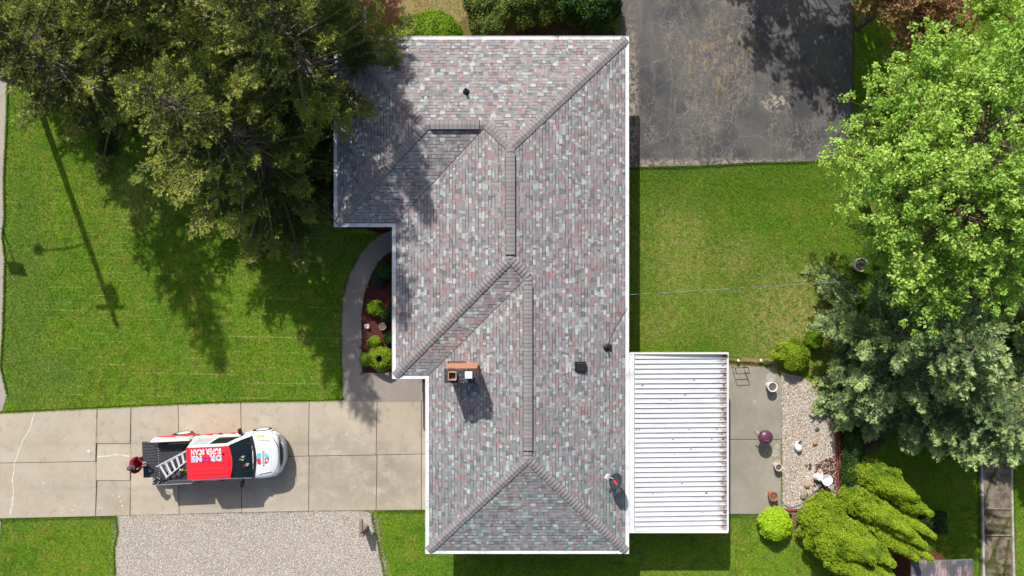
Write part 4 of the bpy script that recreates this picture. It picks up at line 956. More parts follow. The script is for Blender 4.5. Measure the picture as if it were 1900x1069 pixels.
for s_ in (-1, 1): mb = MB(); mb.lathe([(.010, 0), (.006, .01), (.010, .022)], 10, (-.03, s_*.055, .036)); mb.build('stick', M['black'], rc)

# ------------------------------------------------------------------ satellite dish
sp = onroof(1146, 910); dish = empty('satellite_dish', sp, 'dark grey satellite dish with a white arm on the roof near the patio cover', 'satellite dish')
aim = (P(1125, 883, 3.45) - P(1141, 893, 3.45)); aim = Vector((aim.x, aim.y, .20)).normalized()
cD = P(1142, 893, 3.62) - sp
zq = aim.to_track_quat('Z', 'Y').to_matrix().to_4x4(); Mx = Matrix.Translation(cD) @ zq
mb = MB(); rr = []
for r, z in ((.0, -.07), (.12, -.06), (.22, -.035), (.30, 0)): rr.append([Mx @ Vector((max(r, .002)*1.0*math.cos(a), max(r, .002)*1.12*math.sin(a), z)) for a in [2*math.pi*k/28 for k in range(28)]])
rr2 = [[Mx @ Vector((max(r, .002)*math.cos(a), max(r, .002)*1.12*math.sin(a), z-.012)) for a in [2*math.pi*k/28 for k in range(28)]] for r, z in ((.305, 0), (.22, -.035), (.12, -.06), (.0, -.07))]
mb.loft(rr + rr2, False, False); mb.build('reflector', plain('dish grey', (.028, .045, .052), .5, .4), dish, True)
mb = MB(); mb.poly([Mx @ Vector((.05+x*.055, y*.17, -.048)) for x, y in ((-1, -.7), (.6, -1), (1, .5), (.2, 1), (-.8, .6))]); mb.build('logo', plain('red dish print', (.5, .03, .04), .6), dish)
mb = MB(); mb.tube([(0, 0, -.05), (.0, 0, .22), cD - aim*.12], .024, 8); mb.box(-.08, .08, -.08, .08, -.03, .02); mb.build('mast', M['grey'], dish)
lnb = P(1126, 884, 3.55) - sp
mb = MB(); mb.tube([cD - Vector((0, 0, .26)) - aim*.02, lnb], .018, 8); mb.build('arm', plain('white plastic', (.8, .8, .8), .5, var=.03), dish)
mb = MB(); sd = aim.cross(Vector((0, 0, 1))).normalized()
for k in (-1, 0, 1): mb.tube([lnb+sd*k*.075+aim*.03, lnb+sd*k*.075-aim*.05], [.03, .04], 10)
mb.tube([lnb+sd*-.09+aim*.03, lnb+sd*.09+aim*.03], .03, 8); mb.build('receiver', plain('white plastic', (.8, .8, .8), .5, var=.03), dish)

# ------------------------------------------------------------------ poles, sign, lights, cables
up = empty('utility_pole', P(62, 168), 'tall wooden utility pole rising through the spruce beside the street', 'utility pole')
mb = MB(); mb.tube([(0, 0, 0), (0, 0, 5), (0, 0, 10.2)], [.14, .125, .10], 12); mb.build('shaft', M['wood'], up)
mb = MB(); mb.bbox(-.6, .6, -.06, .06, 9.3, 9.42, .01); mb.build('crossarm', M['wood'], up)
mb = MB(); mb.lathe([(.02, 0), (.17, .02), (.19, .1), (.19, .6), (.16, .68), (.05, .7)], 16, (.30, -.05, 8.4)); mb.build('transformer', M['grey'], up)
mb = MB(); mb.tube([(0, 0, 6.6), (-1.0, -.1, 6.75), (-1.9, -.2, 6.7)], .035, 8); mb.build('lamp_arm', M['alu'], up)
mb = MB(); mb.lathe([(.02, .14), (.16, .10), (.22, 0), (.18, -.08), (.1, -.1)], 14, (-2.1, -.22, 6.66)); mb.build('lamp_head', M['grey'], up)
sg = empty('street_sign', P(5, 424), 'thin metal street sign seen edge-on at the lawn edge by the street', 'sign')
mb = MB(); mb.tube([(0, 0, 0), (0, 0, 2.0)], .028, 8); mb.build('post', M['alu'], sg)
mb = MB(); Mx = Matrix.Rotation(R(-6), 4, 'Z'); mb.bbox(-.35, .35, -.02, -.006, 1.45, 2.03, .004, 0, Mx); mb.build('sign_plate', plain('sign back', (.35, .40, .48), .5, .5), sg)
lp = empty('post_light', P(679, 978), 'short grey-brown wooden box post at the corner of the gravel pad', 'post')
mb = MB(); mb.bbox(-.10, .10, -.10, .10, 0, .95, .01); mb.build('post', plain('taupe wood', (.26, .20, .18), .8, var=.1), lp)
mb = MB(); a0 = P(666.5, 987.5, 1.05)-lp.location; a1 = P(672.5, 964.5, 1.05)-lp.location; mb.bbox(a0.x, a1.x+.0, a0.y, a1.y, .90, 1.06, .015); mb.build('cap_board', plain('taupe wood', (.26, .20, .18), .8, var=.1), lp)
def wire(name, a, b_, sag, r, mat, label, cat, n_=24):
    mb = MB(); mid = a; mb.tube([a.lerp(b_, i/n_) - a - Vector((0, 0, 4*sag*(i/n_)*(1-i/n_))) for i in range(n_+1)], r, 6)
    o = mb.build(name, mat, None, True); o.location = a; return tag(o, label, cat)
t = NT('pale worn cable'); c = t.mix(t.ramp(t.noise(3.2, 2, .5), .42, .52), (.10, .10, .10), (.30, .31, .32)); wm = t.fin(c, .5)
wire('overhead_cable', P(1166, 547, 2.75), P(2150, 488, 4.6), .25, .009, wm, 'pale overhead service cable running from the house roof edge to the trees', 'cable')
for k, (px, py) in enumerate(((1366, 668), (1407.5, 667.5))):
    o = empty('solar_light', P(px, py), 'small solar stake light %s' % ('nearest the patio cover corner' if k == 0 else 'in the bare strip beside the small leafy plant'), 'garden light', 'stake lights along the patio')
    mb = MB(); mb.tube([(0, 0, 0), (0, 0, .25)], .012, 6); mb.build('stake', M['black'], o)
    mb = MB(); mb.lathe([(.03, .2), (.035, .25), (.06, .26), (.05, .29), (.02, .3)], 12); mb.build('lamp_cap', plain('white plastic', (.8, .8, .8), .5, var=.03), o)
for k, (px, py, lb) in enumerate(((684, 531, 'beside the upper bend of the walkway'), (671.5, 594, 'at the middle of the mulch bed edge'), (671, 643, 'beside the lower shrubs at the bed edge'), (674, 691.5, 'at the bottom corner of the mulch bed'))):
    o = empty('path_light', P(px, py, .02), 'small dark round path light ' + lb, 'garden light', 'path lights along the curved walkway')
    mb = MB(); mb.tube([(0, 0, 0), (0, 0, .24)], .012, 6); mb.build('stake', M['black'], o)
    mb = MB(); mb.lathe([(.02, .22), (.03, .25), (.075, .27), (.06, .30), (.01, .33)], 14); mb.build('lamp_cap', plain('path lamp grey', (.12, .12, .13), .4), o)

# ------------------------------------------------------------------ pots and garden ornaments
soil = plain('potting soil', (.16, .12, .09), .95, .1, var=.5, sc=30)
def pot(px, py, r, h, col, name, label, tilt=0, z=.04, ribs=False):
    o = empty('flower_pot', P(px, py, z), label, 'pot'); mb = MB()
    mb.lathe([(r*.68, 0), (r*.74, h*.1), (r*.92, h*.85), (r*1.0, h*.86), (r*1.0, h), (r*.84, h), (r*.80, h*.84)], 28, cap1=False); mb.build('pot_wall', plain(name, col, .6, .3, var=.08), o, False)
    mb = MB(); mb.lathe([(.01, h*.80), (r*.80, h*.80), (r*.81, h*.86), (.02, h*.89)], 20); mb.build('soil', soil, o); return o
def potc(px, py, r, h, *a, **k):  # place by its rim
    q_ = P(px, py, h+.04); pot(950+q_.x*K, 534.5-q_.y*K, r, h, *a, **k)
potc(1434.5, 718.5, .205, .46, (.80, .80, .82), 'white glazed pot', 'tall white round flower pot at the patio edge near the golden shrub')
potc(1446, 868, .155, .40, (.66, .62, .52), 'cream pot', 'cream flower pot standing at the edge of patio and gravel bed')
potc(1436.5, 922, .195, .38, (.46, .17, .10), 'terracotta pot', 'terracotta flower pot at the lower patio corner')
pot(1587, 492, .29, .5, (.62, .55, .48), 'beige barrel pot', 'large beige planter tub on the lawn under the bright green maple', z=0)
pot(711.5, 605.5, .15, .22, (.34, .28, .22), 'mulch bed pot', 'small tan pot in the mulch bed beside the house', z=.02)
o = empty('kettle_grill', P(1409, 804.5, .04), 'round plum coloured kettle grill on the patio', 'grill'); mb = MB()
mb.lathe([(.02, .48), (.18, .52), (.27, .62), (.29, .72)], 28); mb.build('bowl', M['black'], o, True)
mb = MB(); mb.lathe([(.295, .72), (.29, .76), (.24, .83), (.13, .88), (.01, .895)], 28); mb.build('lid', plain('plum enamel', (.13, .04, .085), .35, .5, var=.1), o, True)
mb = MB(); mb.tube([(-.05, -.10, .88), (-.05, -.10, .93), (.05, -.12, .93), (.05, -.12, .875)], .014, 6); mb.build('lid_handle', plain('brown handle', (.35, .18, .12), .6), o)
mb = MB(); mb.tube([(-.27, .09, .70), (-.40, .18, .71)], .022, 8); mb.build('side_handle', plain('tan wood handle', (.55, .36, .14), .6), o)
for k in range(3): a = k*2.09+.4; mb = MB(); mb.tube([(.12*math.cos(a), .12*math.sin(a), .52), (.28*math.cos(a), .28*math.sin(a), 0)], .013, 6); mb.build('leg', M['alu'], o)
def stone(name, px, py, rx, ry, h, col, label, cat='stone', seed=0, z=.03, grp=None):
    rn = random.Random(seed); mb = MB(); b0 = [rn.uniform(.8, 1.15) for _ in range(12)]
    rr = [[(rx*f*b0[k]*math.cos(2*math.pi*k/12), ry*f*b0[(k+int(3*zf)) % 12]*math.sin(2*math.pi*k/12), h*zf) for k in range(12)] for f, zf in ((.85, -.05), (1, .3), (.9, .7), (.55, .95), (.1, 1))]
    mb.loft(rr); o = mb.build(name, plain(name+str(col), col, .85, .2, var=.25, sc=9), None, True); o.location = P(px, py, z); o.rotation_euler[2] = rn.uniform(0, 3); return tag(o, label, cat, grp)
stone('orange_stone', 1511.5, 821.5, .10, .095, .13, (.46, .26, .15), 'rounded orange brown stone in the gravel bed near its dark edging')
stone('orange_stone', 1495, 861, .07, .075, .11, (.48, .27, .14), 'smaller orange stone beside two dark stones on the gravel')
stone('dark_stone', 1502.5, 862, .06, .06, .09, (.06, .065, .075), 'upper of the two small dark stones on white gravel')
stone('dark_stone', 1502, 869, .055, .07, .08, (.06, .065, .075), 'lower of the two small dark stones on white gravel', seed=3)
stone('flat_stone', 1491, 917, .22, .15, .16, (.34, .28, .21), 'large flat tan stone at the lower end of the gravel bed', seed=2)
stone('tan_stone', 1497, 900, .13, .12, .14, (.42, .31, .17), 'tan stone just above the large flat stone', seed=5)
stone('tan_stone', 1521, 874, .09, .11, .14, (.42, .36, .25), 'olive tan stone beside the white birdbath', seed=6)
stone('slab_stone', 1543, 906, .20, .10, .12, (.34, .29, .25), 'angled grey brown stone leaning below the birdbath', seed=7)
stone('slab_stone', 1512, 908, .14, .08, .10, (.38, .34, .28), 'pale narrow stone between flat stone and birdbath', seed=8)
stone('grey_rock', 1516, 796, .07, .1, .1, (.10, .09, .09), 'dark rock in the shaded upper part of the gravel bed', seed=9)
# white goose figure
o = empty('goose_figurine', P(1479, 826, .03), 'white stone goose figurine with a dark head on the gravel bed', 'garden ornament'); mb = MB()
mb.loft([[(.0+x, y, z) for x, y in [(.16*f*math.cos(a), .21*f*math.sin(a)-.02*i) for a in [2*math.pi*k/14 for k in range(14)]]] for i, (f, z) in enumerate(((.5, 0), (.9, .06), (1, .14), (.85, .22), (.45, .28), (.1, .30)))]); mb.build('torso', plain('white plaster', (.80, .80, .80), .7, var=.06), o, True)
mb = MB(); mb.tube([(.0, .12, .20), (.01, .20, .30), (.01, .22, .36)], [.05, .035, .04], 8); mb.tube([(.01, .22, .36), (.01, .29, .345)], [.028, .012], 6); mb.build('head', plain('slate paint', (.07, .075, .09), .7), o, True)
# birdbath
o = empty('birdbath', P(1520, 882, .03), 'white pedestal birdbath standing on the red bark patch', 'birdbath'); wp = plain('white plaster', (.80, .80, .80), .7, var=.06); mb = MB()
mb.lathe([(.16, 0), (.15, .05), (.07, .10), (.06, .55), (.09, .62)], 20); mb.build('pedestal', wp, o, True)
mb = MB(); mb.lathe([(.08, .62), (.20, .68), (.23, .76), (.21, .76), (.17, .70), (.01, .68)], 26); mb.build('bowl', wp, o, True)
o = empty('angel_statue', P(1514, 884, .03), 'low white statue with a raised arm beside the birdbath', 'statue'); mb = MB()
mb.lathe([(.15, 0), (.14, .10), (.09, .30), (.11, .42), (.05, .50)], 16, sx=1.1); mb.lathe([(.02, .48), (.06, .53), (.06, .60), (.02, .65)], 14); mb.tube([(.04, .05, .42), (.07, .16, .46), (.06, .30, .40)], [.045, .04, .02], 8); mb.build('figure', wp, o, True)
mb = MB(); mb.loft([[(.02+.16*math.cos(a)*f, .10+.09*math.sin(a)*f, z) for a in [2*math.pi*k/12 for k in range(12)]] for f, z in ((1, .28), (1, .31))]); mb.build('wing', wp, o)
stone('white_rock', 1519, 902, .13, .07, .08, (.78, .78, .77), 'white rock just below the birdbath', seed=11); stone('white_rock', 1527, 921, .09, .06, .08, (.74, .73, .71), 'white rock at the edge of the golden arborvitae', seed=12)
o = empty('frog_figurine', P(682, 606, .02), 'small white two-lobed figurine on the mulch bed', 'garden ornament'); mb = MB()
mb.lathe([(.10, 0), (.12, .06), (.09, .13), (.02, .16)], 12, (0, 0, 0)); mb.lathe([(.05, .1), (.06, .15), (.04, .19), (.01, .2)], 10, (-.05, .05, 0)); mb.lathe([(.05, .08), (.06, .13), (.04, .17), (.01, .18)], 10, (.05, -.05, 0)); mb.build('torso', plain('aged plaster', (.6, .58, .56), .8, var=.15), o, True)
# edging timbers, hose, bench frame, cross board
def bar(name, pts, wd, h, mat, label, cat, z0=0.0, grp=None):
    mb = MB(); q_ = [P(*p) for p in pts]; c = q_[0].copy()
    rr = []
    for i, a in enumerate(q_):
        d = (q_[min(i+1, len(q_)-1)]-q_[max(i-1, 0)]).normalized(); s_ = Vector((-d.y, d.x, 0))*wd/2; p = a-c
        rr.append([(p+s_) + Vector((0, 0, z0)), (p-s_) + Vector((0, 0, z0)), (p-s_)+Vector((0, 0, z0+h)), (p+s_)+Vector((0, 0, z0+h))])
    mb.loft(rr)
    o = mb.build(name, mat, None, False, 0, .01); o.location = (c.x, c.y, 0); return tag(o, label, cat, grp)
redw = plain('red stained timber', (.19, .06, .05), .85, .2, var=.4, sc=7)
bar('edging_timber', [(1552, 756), (1556, 850), (1560, 931)], .09, .16, redw, 'dark red timber edging along the right side of the gravel bed, outer rail', 'edging')
bar('edging_timber', [(1547.5, 762), (1551.5, 850), (1555.5, 930)], .07, .12, redw, 'dark red timber edging lying just inside the outer rail of the gravel bed', 'edging')
bar('edging_timber', [(1449, 947), (1490, 945)], .07, .10, redw, 'short red timber edging below the terracotta pot and gravel bed', 'edging')
mb = MB(); pts = [(1440, 936), (1448, 943), (1458, 950), (1466, 956)]; q0 = P(*pts[0]); mb.tube([P(x, y)-q0+Vector((0, 0, z)) for (x, y), z in zip(pts, (.10, .12, .16, .08))], [.05, .06, .07, .05], 10)
o = mb.build('downspout_pipe', M['black' if False else 'liner'], None, True); o.location = q0; tag(o, 'thick black drain pipe end lying below the terracotta pot', 'pipe')
mb = MB(); q0 = P(1450, 925); pts = [(1450, 925), (1454, 936), (1463, 941), (1475, 939), (1484, 935), (1492, 930), (1500, 920), (1512, 912), (1520, 905)]; mb.tube([P(x, y)-q0+Vector((0, 0, .05)) for x, y in pts], .028, 8); o = mb.build('garden_hose', plain('hose grey', (.22, .23, .24), .6), None, True); o.location = q0; tag(o, 'grey garden hose curling across the lower gravel bed', 'hose')
o = empty('plant_stand', P(1376, 692, .04), 'dark metal frame table standing beside the patio cover corner', 'table')
mb = MB()
cs = [P(1364, 683, .62), P(1388, 682, .62), P(1391, 693, .62), P(1367, 694, .62)]; cs = [c-o.location for c in cs]
for i in range(4): mb.tube([cs[i], cs[(i+1) % 4]], .014, 6)
mb.build('top_frame', M['black'], o)
for c in cs: mb = MB(); mb.tube([c, Vector((c.x*.9, c.y*.9, 0))], .012, 6); mb.build('leg', M['black'], o)
mb = MB(); mb.poly([c+Vector((0, 0, .012)) for c in cs][::-1]); 
o = empty('white_cross_post', P(690, 60, .0), 'white weathered board post with a short cross piece on the reddish soil behind the house', 'post')
mb = MB(); a0, a1 = P(679.5, 56, .12)-o.location, P(677, 12, .12)-o.location; d = (a1-a0).normalized(); s_ = Vector((-d.y, d.x, 0))*.045
ww = plain('weathered white wood', (.55, .54, .50), .8, .2, var=.25); mb.loft([[p+s_, p-s_, p-s_-Vector((0, 0, .09)), p+s_-Vector((0, 0, .09))] for p in (a0, a1)]); mb.build('board', ww, o)
mb = MB(); c = P(680.5, 23, .125)-o.location; mb.bbox(c.x-.08, c.x+.10, c.y-.05, c.y+.05, c.z-.09, c.z+.02, .006); mb.build('cross_piece', ww, o)

# ------------------------------------------------------------------ shed and framed garden bed
shx0, shx1 = P(1691, 0, 2.3).x, P(1806, 0, 2.3).x; shy = P(0, 1040, 2.3).y
o = empty('garden_shed', ((shx0+shx1)/2, shy-1.5, 0), 'small shed with a mottled mauve shingle roof and red-brown wall by the arborvitae', 'shed'); hx = (shx1-shx0)/2
mb = MB(); mb.box(-hx+.45, hx-.12, -1.3, .98, 0, 2.2); M_=0
for k in range(6): x = -hx+.55+k*.32; mb.box(x, x+.03, .98, 1.0, 0, 2.1)
mb.build('wall', plain('red brown boards', (.15, .05, .035), .85, .2, var=.35), o)
t = NT('old shed shingles'); p = t.obj(); c = t.mix(t.ramp(t.noise(2.2, 4, .7, t.scalev(p, (2.2, .7, 1))), .4, .62), (.14, .105, .115), (.40, .31, .30)); c = t.mix(t.ramp(t.noise(1.1, 3, .6), .5, .62), c, (.10, .11, .125))
c = t.mix(t.ramp(t.noise(5, 3, .7, t.scalev(p, (1, 1, 1))), .64, .70), c, (.26, .12, .10)); o_ = t.sep(p)
c = t.mix(t.math('MULTIPLY', t.math('LESS_THAN', t.math('FRACT', t.math('MULTIPLY', o_[0], 8.)), .12), .6), c, (.06, .05, .05)); M['shed'] = t.fin(c, .9)
mb = MB(); mb.loft([[(-hx, y, 2.30), (hx*.0, y, 2.42), (hx, y, 2.30), (hx, y, 2.24), (0, y, 2.36), (-hx, y, 2.24)] for y in (-1.5, 1.5)]); rf = mb.build('roof', M['shed'], o)
mb = MB(); mb.loft([[(-hx, y, 2.27), (0, y, 2.39), (hx, y, 2.27), (hx, y, 2.20), (0, y, 2.32), (-hx, y, 2.20)] for y in (1.502, 1.53)]); mb.build('fascia', plain('shed fascia', (.16, .20, .20), .7), rf)
mb = MB(); mb.box(hx-.95, hx-.2, 1.001, 1.02, .1, 1.95); mb.build('door', plain('red brown boards', (.15, .05, .035), .85, .2, var=.35), o)
railw = plain('grey edging board', (.42, .40, .37), .85, .2, var=.3, sc=3)
bar('bed_edging', [(1817, 750), (1818, 860), (1820, 950), (1822, 1069), (1824, 1300)], .09, .14, railw, 'long grey edging board on the left side of the narrow vegetable bed', 'edging', grp='edging boards of the narrow bed')
bar('bed_edging', [(1873, 750), (1874, 900), (1876, 1000), (1878, 1069), (1881, 1300)], .09, .14, plain('tan edging board', (.46, .42, .33), .85, .2, var=.25), 'long tan edging board on the right side of the narrow vegetable bed', 'edging', grp='edging boards of the narrow bed')
for y, lb in ((943, 'upper thin board crossing the narrow vegetable bed'), (992, 'lower thin board crossing the narrow vegetable bed')):
    bar('cross_board', [(1821, y), (1875, y)], .04, .12, M['wood'], lb, 'edging')
t = NT('garden bed soil'); c = t.mix(t.ramp(t.noise(1.6, 5, .7), .4, .6), (.13, .10, .07), (.30, .25, .19)); c = t.mix(t.ramp(t.noise(9, 4, .8), .55, .7), c, (.34, .27, .2)); t.bump(t.noise(20, 4, .8), 1, .04); M['bedsoil'] = t.fin(c, .95, .1)
mb = MB(); mb.prism(G([(1819, 750), (1820, 950), (1822, 1069), (1824, 1300), (1881, 1300), (1877, 1069), (1875, 950), (1872, 750)]), -.02, .05); tag(mb.build('garden_bed_soil', M['bedsoil']), kind='structure')
# ------------------------------------------------------------------ vegetation
def unit(v): return v / (np.linalg.norm(v, axis=-1, keepdims=True) + 1e-9)
def spruce_arrays(seed, h, r, z0=.5, dens=1., needle=.075, curl=.25, step=.30, nb=(6, 9), pw=.85, tw=.75, mode=0):
    rg = np.random.default_rng(seed); O = []; D = []; L = []; wood = []; Q = []
    z = z0
    while z < h - .15:
        f = z/h; n = rg.integers(*nb)
        a0 = rg.uniform(0, 6.28)
        for k in range(n):
            a = a0 + k*2*math.pi/n + rg.uniform(-.35, .35); ln = (r*(1-f)**pw + .12)*rg.uniform(.5, 1.22)
            zz = z + rg.uniform(-.12, .12); rise = .35*f; droop = .38*(1-f)
            ts = np.linspace(0, 1, 8); bx = ln*ts; bz = zz + ln*(rise*ts - droop*ts**1.3 + curl*ts**3)
            lat = rg.uniform(-.16, .16)*ln*ts**2
            c, s_ = math.cos(a), math.sin(a); pts = np.stack([c*bx - s_*lat, s_*bx + c*lat, bz], 1)
            wood.append((pts, .012 + .02*ln*(1-f*.5)))
            nt = max(5, int(ln/(.105 if mode else .08)*dens)); tt = np.sort(rg.uniform(.34 if f < .55 and ln > 1.2 else .12, 1, nt))
            for i, q_ in enumerate(tt):
                p = np.array([np.interp(q_, ts, pts[:, j]) for j in range(3)])
                p2 = np.array([np.interp(min(q_+.05, 1.0), ts, pts[:, j]) for j in range(3)]) - np.array([np.interp(q_-.05, ts, pts[:, j]) for j in range(3)])
                d = unit(p2); sd = np.array([-d[1], d[0], 0]); sd = sd/(np.linalg.norm(sd)+1e-9)*(1 if i % 2 else -1)
                tl = (tw*ln*.36*(1-q_)**.6 + (.20 if mode else .14))*rg.uniform(.6, 1.25)
                dv = unit(d*rg.uniform(.8, 1.3) + sd*rg.uniform(.6, 1.0) + np.array([0, 0, rg.uniform(-.15, .15)]))
                O.append(p); D.append(dv); L.append(tl); Q.append(q_)
                if tl > .35:
                    for m_ in range(int(tl/.13)):
                        u = rg.uniform(.2, .9); s2 = np.cross(dv, [0, 0, 1])*(1 if rg.random() < .5 else -1)
                        O.append(p + dv*tl*u); D.append(unit(dv*.8 + s2*.8 + np.array([0, 0, rg.uniform(-.12, .14)]))); L.append(.10 + .45*tl*(1-u)); Q.append(q_+.25*(u-.4))
            O.append(pts[3]); D.append(unit(pts[7]-pts[3])); L.append(np.linalg.norm(pts[7]-pts[3])*1.02); Q.append(.8)
        z += step*rg.uniform(.75, 1.25)*(1 - .35*f)
    for k in range(14): O.append(np.array([0, 0, h-.6+.04*k])); D.append(unit(np.array([rg.normal(), rg.normal(), 1.2]))); L.append(.18); Q.append(1)
    return np.array(O), np.array(D), np.array(L), wood, np.array(Q)
def needles(O, D, L, needle, seed, gap=.034, wd=.016):
    rg = np.random.default_rng(seed); n = np.maximum(2, (L/gap).astype(int)); idx = np.repeat(np.arange(len(L)), n)
    st = np.concatenate([[0], np.cumsum(n)[:-1]]); k = np.arange(n.sum()) - st[idx]; s_ = (k + .5)/n[idx]
    o = O[idx] + D[idx]*(s_*L[idx])[:, None]; o[:, 2] -= .15*L[idx]*s_**2
    d = D[idx]; a = rg.uniform(0, 6.283, len(idx))
    sd = unit(np.cross(d, [0, 0, 1.])); up = np.cross(sd, d); side = sd*np.cos(a)[:, None] + up*(np.sin(a)*.8)[:, None]
    nl = needle*rg.uniform(.7, 1.2, len(idx))[:, None]*(1.05 - .25*s_)[:, None]
    tri = np.stack([o - d*wd, o + d*wd, o + side*nl + d*nl*.75], 1)
    side2 = -side*.9 + up*.25
    tri2 = np.stack([o - d*wd, o + d*wd, o + side2*nl + d*nl*.75], 1)
    tip = np.stack([O + D*(L*.93)[:, None] - np.array([0, 0, .22])*L[:, None] - unit(np.cross(D, [0, 0, 1.]))*.014, O + D*(L*.93)[:, None] - np.array([0, 0, .22])*L[:, None] + unit(np.cross(D, [0, 0, 1.]))*.014, O + D*(L+.05)[:, None] - np.array([0, 0, .25])*L[:, None]], 1)
    return np.concatenate([tri, tri2, tip]).reshape(-1, 3)
M['spruce'] = leafmat('spruce needles', (.075, .10, .020), (.17, .20, .038), (.06, .085, .018), .08, .6, .6)
M['bluespruce'] = leafmat('grey green fir needles', (.15, .235, .095), (.28, .38, .15), (.11, .175, .08), .10, .55, .5)
M['spruce_tip'] = leafmat('sunlit young spruce needles', (.21, .255, .036), (.47, .50, .085), (.16, .21, .03), .12, .55, .8)  # paler new growth, with the sunlit look of the tips painted in
M['blue_tip'] = leafmat('sunlit young fir needles', (.34, .45, .165), (.54, .64, .24), (.28, .39, .16), .12, .55, .8)
M['maple'] = leafmat('maple leaves', (.36, .57, .09), (.55, .74, .15), (.26, .46, .06), .28, .5, .6)
M['plum'] = leafmat('coppery leaves', (.36, .17, .10), (.46, .26, .14), (.26, .22, .07), .3, .5, .8)
M['gold'] = leafmat('golden arborvitae', (.23, .35, .014), (.38, .50, .028), (.15, .25, .012), .22, .6, 1.2)
M['goldball'] = leafmat('bright yellow green shrub', (.36, .58, .016), (.54, .74, .035), None, .25, .6)
M['box'] = leafmat('clipped shrub', (.18, .33, .012), (.28, .44, .022), (.13, .25, .01), .22, .6)
M['boxdark'] = leafmat('dark shrub', (.030, .085, .012), (.075, .15, .022), (.02, .055, .01), .2, .5)
M['loose'] = leafmat('loose shrub leaves', (.11, .18, .025), (.24, .27, .06), (.06, .12, .015), .25, .6)
M['blueshrub'] = leafmat('blue green juniper', (.035, .07, .045), (.06, .11, .07), None, .15, .6)
M['spruce_wood'] = plain('grey spruce bark', (.21, .17, .15), .9, .1, var=.3)
M['cone'] = plain('spruce cones', (.42, .25, .18), .8, .2, var=.2)
def lodge_wood(wood, name, parent, h, tr_, mat):
    mb = MB(); mb.tube([(0, 0, 0), (0, 0, h*.5), (0, 0, h*.97)], [tr_, tr_*.6, .02], 10)
    for pts, r_ in wood[::1]: mb.tube([tuple(p) for p in pts[::2]] + [tuple(pts[-1])], [r_, r_*.8, r_*.55, r_*.35, .006], 4, cap=False)
    return mb.build(name, mat, parent)
def conifer(name, px, py, h, r, seed, mat, label, cat, group=None, **k):
    nd = k.pop('needle', .08); ncone = k.pop('cones', 0); gap = k.pop('gap', .034); wd = k.pop('wd', .016)
    t_ = empty(name, P(px, py), label, cat, group); O, D, L, wood, Q = spruce_arrays(seed, h, r, **k)
    lodge_wood(wood, 'trunk', t_, h, .05+h*.014, M['spruce_wood'])
    tipm = {M['spruce']: M['spruce_tip'], M['bluespruce']: M['blue_tip']}[mat]; tp = Q > .70  # outer twigs take the lighter tip colour that carries painted sunlight
    fast_mesh('crown', needles(O[~tp], D[~tp], L[~tp], nd, seed, gap, wd), 3, mat, t_); fast_mesh('sunlit_new_growth', needles(O[tp], D[tp], L[tp], nd*1.1, seed+1, gap, wd), 3, tipm, t_)
    if ncone:
        rg = np.random.default_rng(seed); mb = MB(); ends = [w_[0][-1] for w_ in wood if w_[0][-1][2] > h*.45]
        for q_ in range(ncone):
            e_ = ends[rg.integers(len(ends))] + rg.normal(size=3)*.07; dx, dy = rg.normal(size=2)*.03
            mb.tube([(e_[0], e_[1], e_[2]), (e_[0]+dx*.5, e_[1]+dy*.5, e_[2]-.07), (e_[0]+dx, e_[1]+dy, e_[2]-.15)], [.018, .03, .010], 6)
        explode(mb.build('cone', M['cone'], t_))
    return t_
GS = 'dark spruces on the front lawn'
spr = [(230, 178, 11.9, 3.2, 11, 'spruce standing farthest out on the front lawn, nearest the street', 1.),
       (515, 300, 11.3, 4.2, 13, 'spruce with the lowest boughs over the front lawn, nearest the walkway', 1.),
       (620, 172, 12.6, 4.3, 14, 'spruce against the house corner with boughs over the roof', 1.),
       (345, 20, 13.0, 4.0, 15, 'tallest spruce in the middle of the dark group at the top edge', .8),
       (105, 30, 7.6, 3.1, 16, 'spruce at the upper left corner overhanging the street', .8),
       (480, 90, 12.0, 3.8, 18, 'spruce with bare inner branches behind the house-corner spruce', .6)]
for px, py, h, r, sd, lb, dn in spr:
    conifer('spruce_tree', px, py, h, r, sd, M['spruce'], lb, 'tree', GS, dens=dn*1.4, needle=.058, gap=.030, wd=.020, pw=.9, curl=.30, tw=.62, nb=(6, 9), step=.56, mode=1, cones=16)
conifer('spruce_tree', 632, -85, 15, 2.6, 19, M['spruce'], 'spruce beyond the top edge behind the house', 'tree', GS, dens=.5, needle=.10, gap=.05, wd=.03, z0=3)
GF = 'grey green firs in the back yard'
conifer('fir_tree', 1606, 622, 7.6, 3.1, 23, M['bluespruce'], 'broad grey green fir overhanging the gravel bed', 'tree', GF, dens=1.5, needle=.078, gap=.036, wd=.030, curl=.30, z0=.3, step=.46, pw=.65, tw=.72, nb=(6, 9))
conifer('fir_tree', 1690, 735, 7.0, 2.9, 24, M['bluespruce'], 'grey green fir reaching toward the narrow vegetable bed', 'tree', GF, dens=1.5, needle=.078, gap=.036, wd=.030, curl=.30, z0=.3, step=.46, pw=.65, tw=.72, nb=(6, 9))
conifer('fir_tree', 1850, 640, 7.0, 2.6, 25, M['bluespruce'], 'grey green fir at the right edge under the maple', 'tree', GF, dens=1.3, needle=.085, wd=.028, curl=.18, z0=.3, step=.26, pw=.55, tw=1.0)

conifer('fir_tree', 1555, 728, 3.6, 1.5, 26, M['bluespruce'], 'smallest low grey green fir hanging over the upper gravel bed', 'tree', GF, dens=1.2, needle=.085, gap=.036, wd=.030, curl=.2, z0=.25, step=.30, pw=.65, tw=1.0, nb=(5, 8))

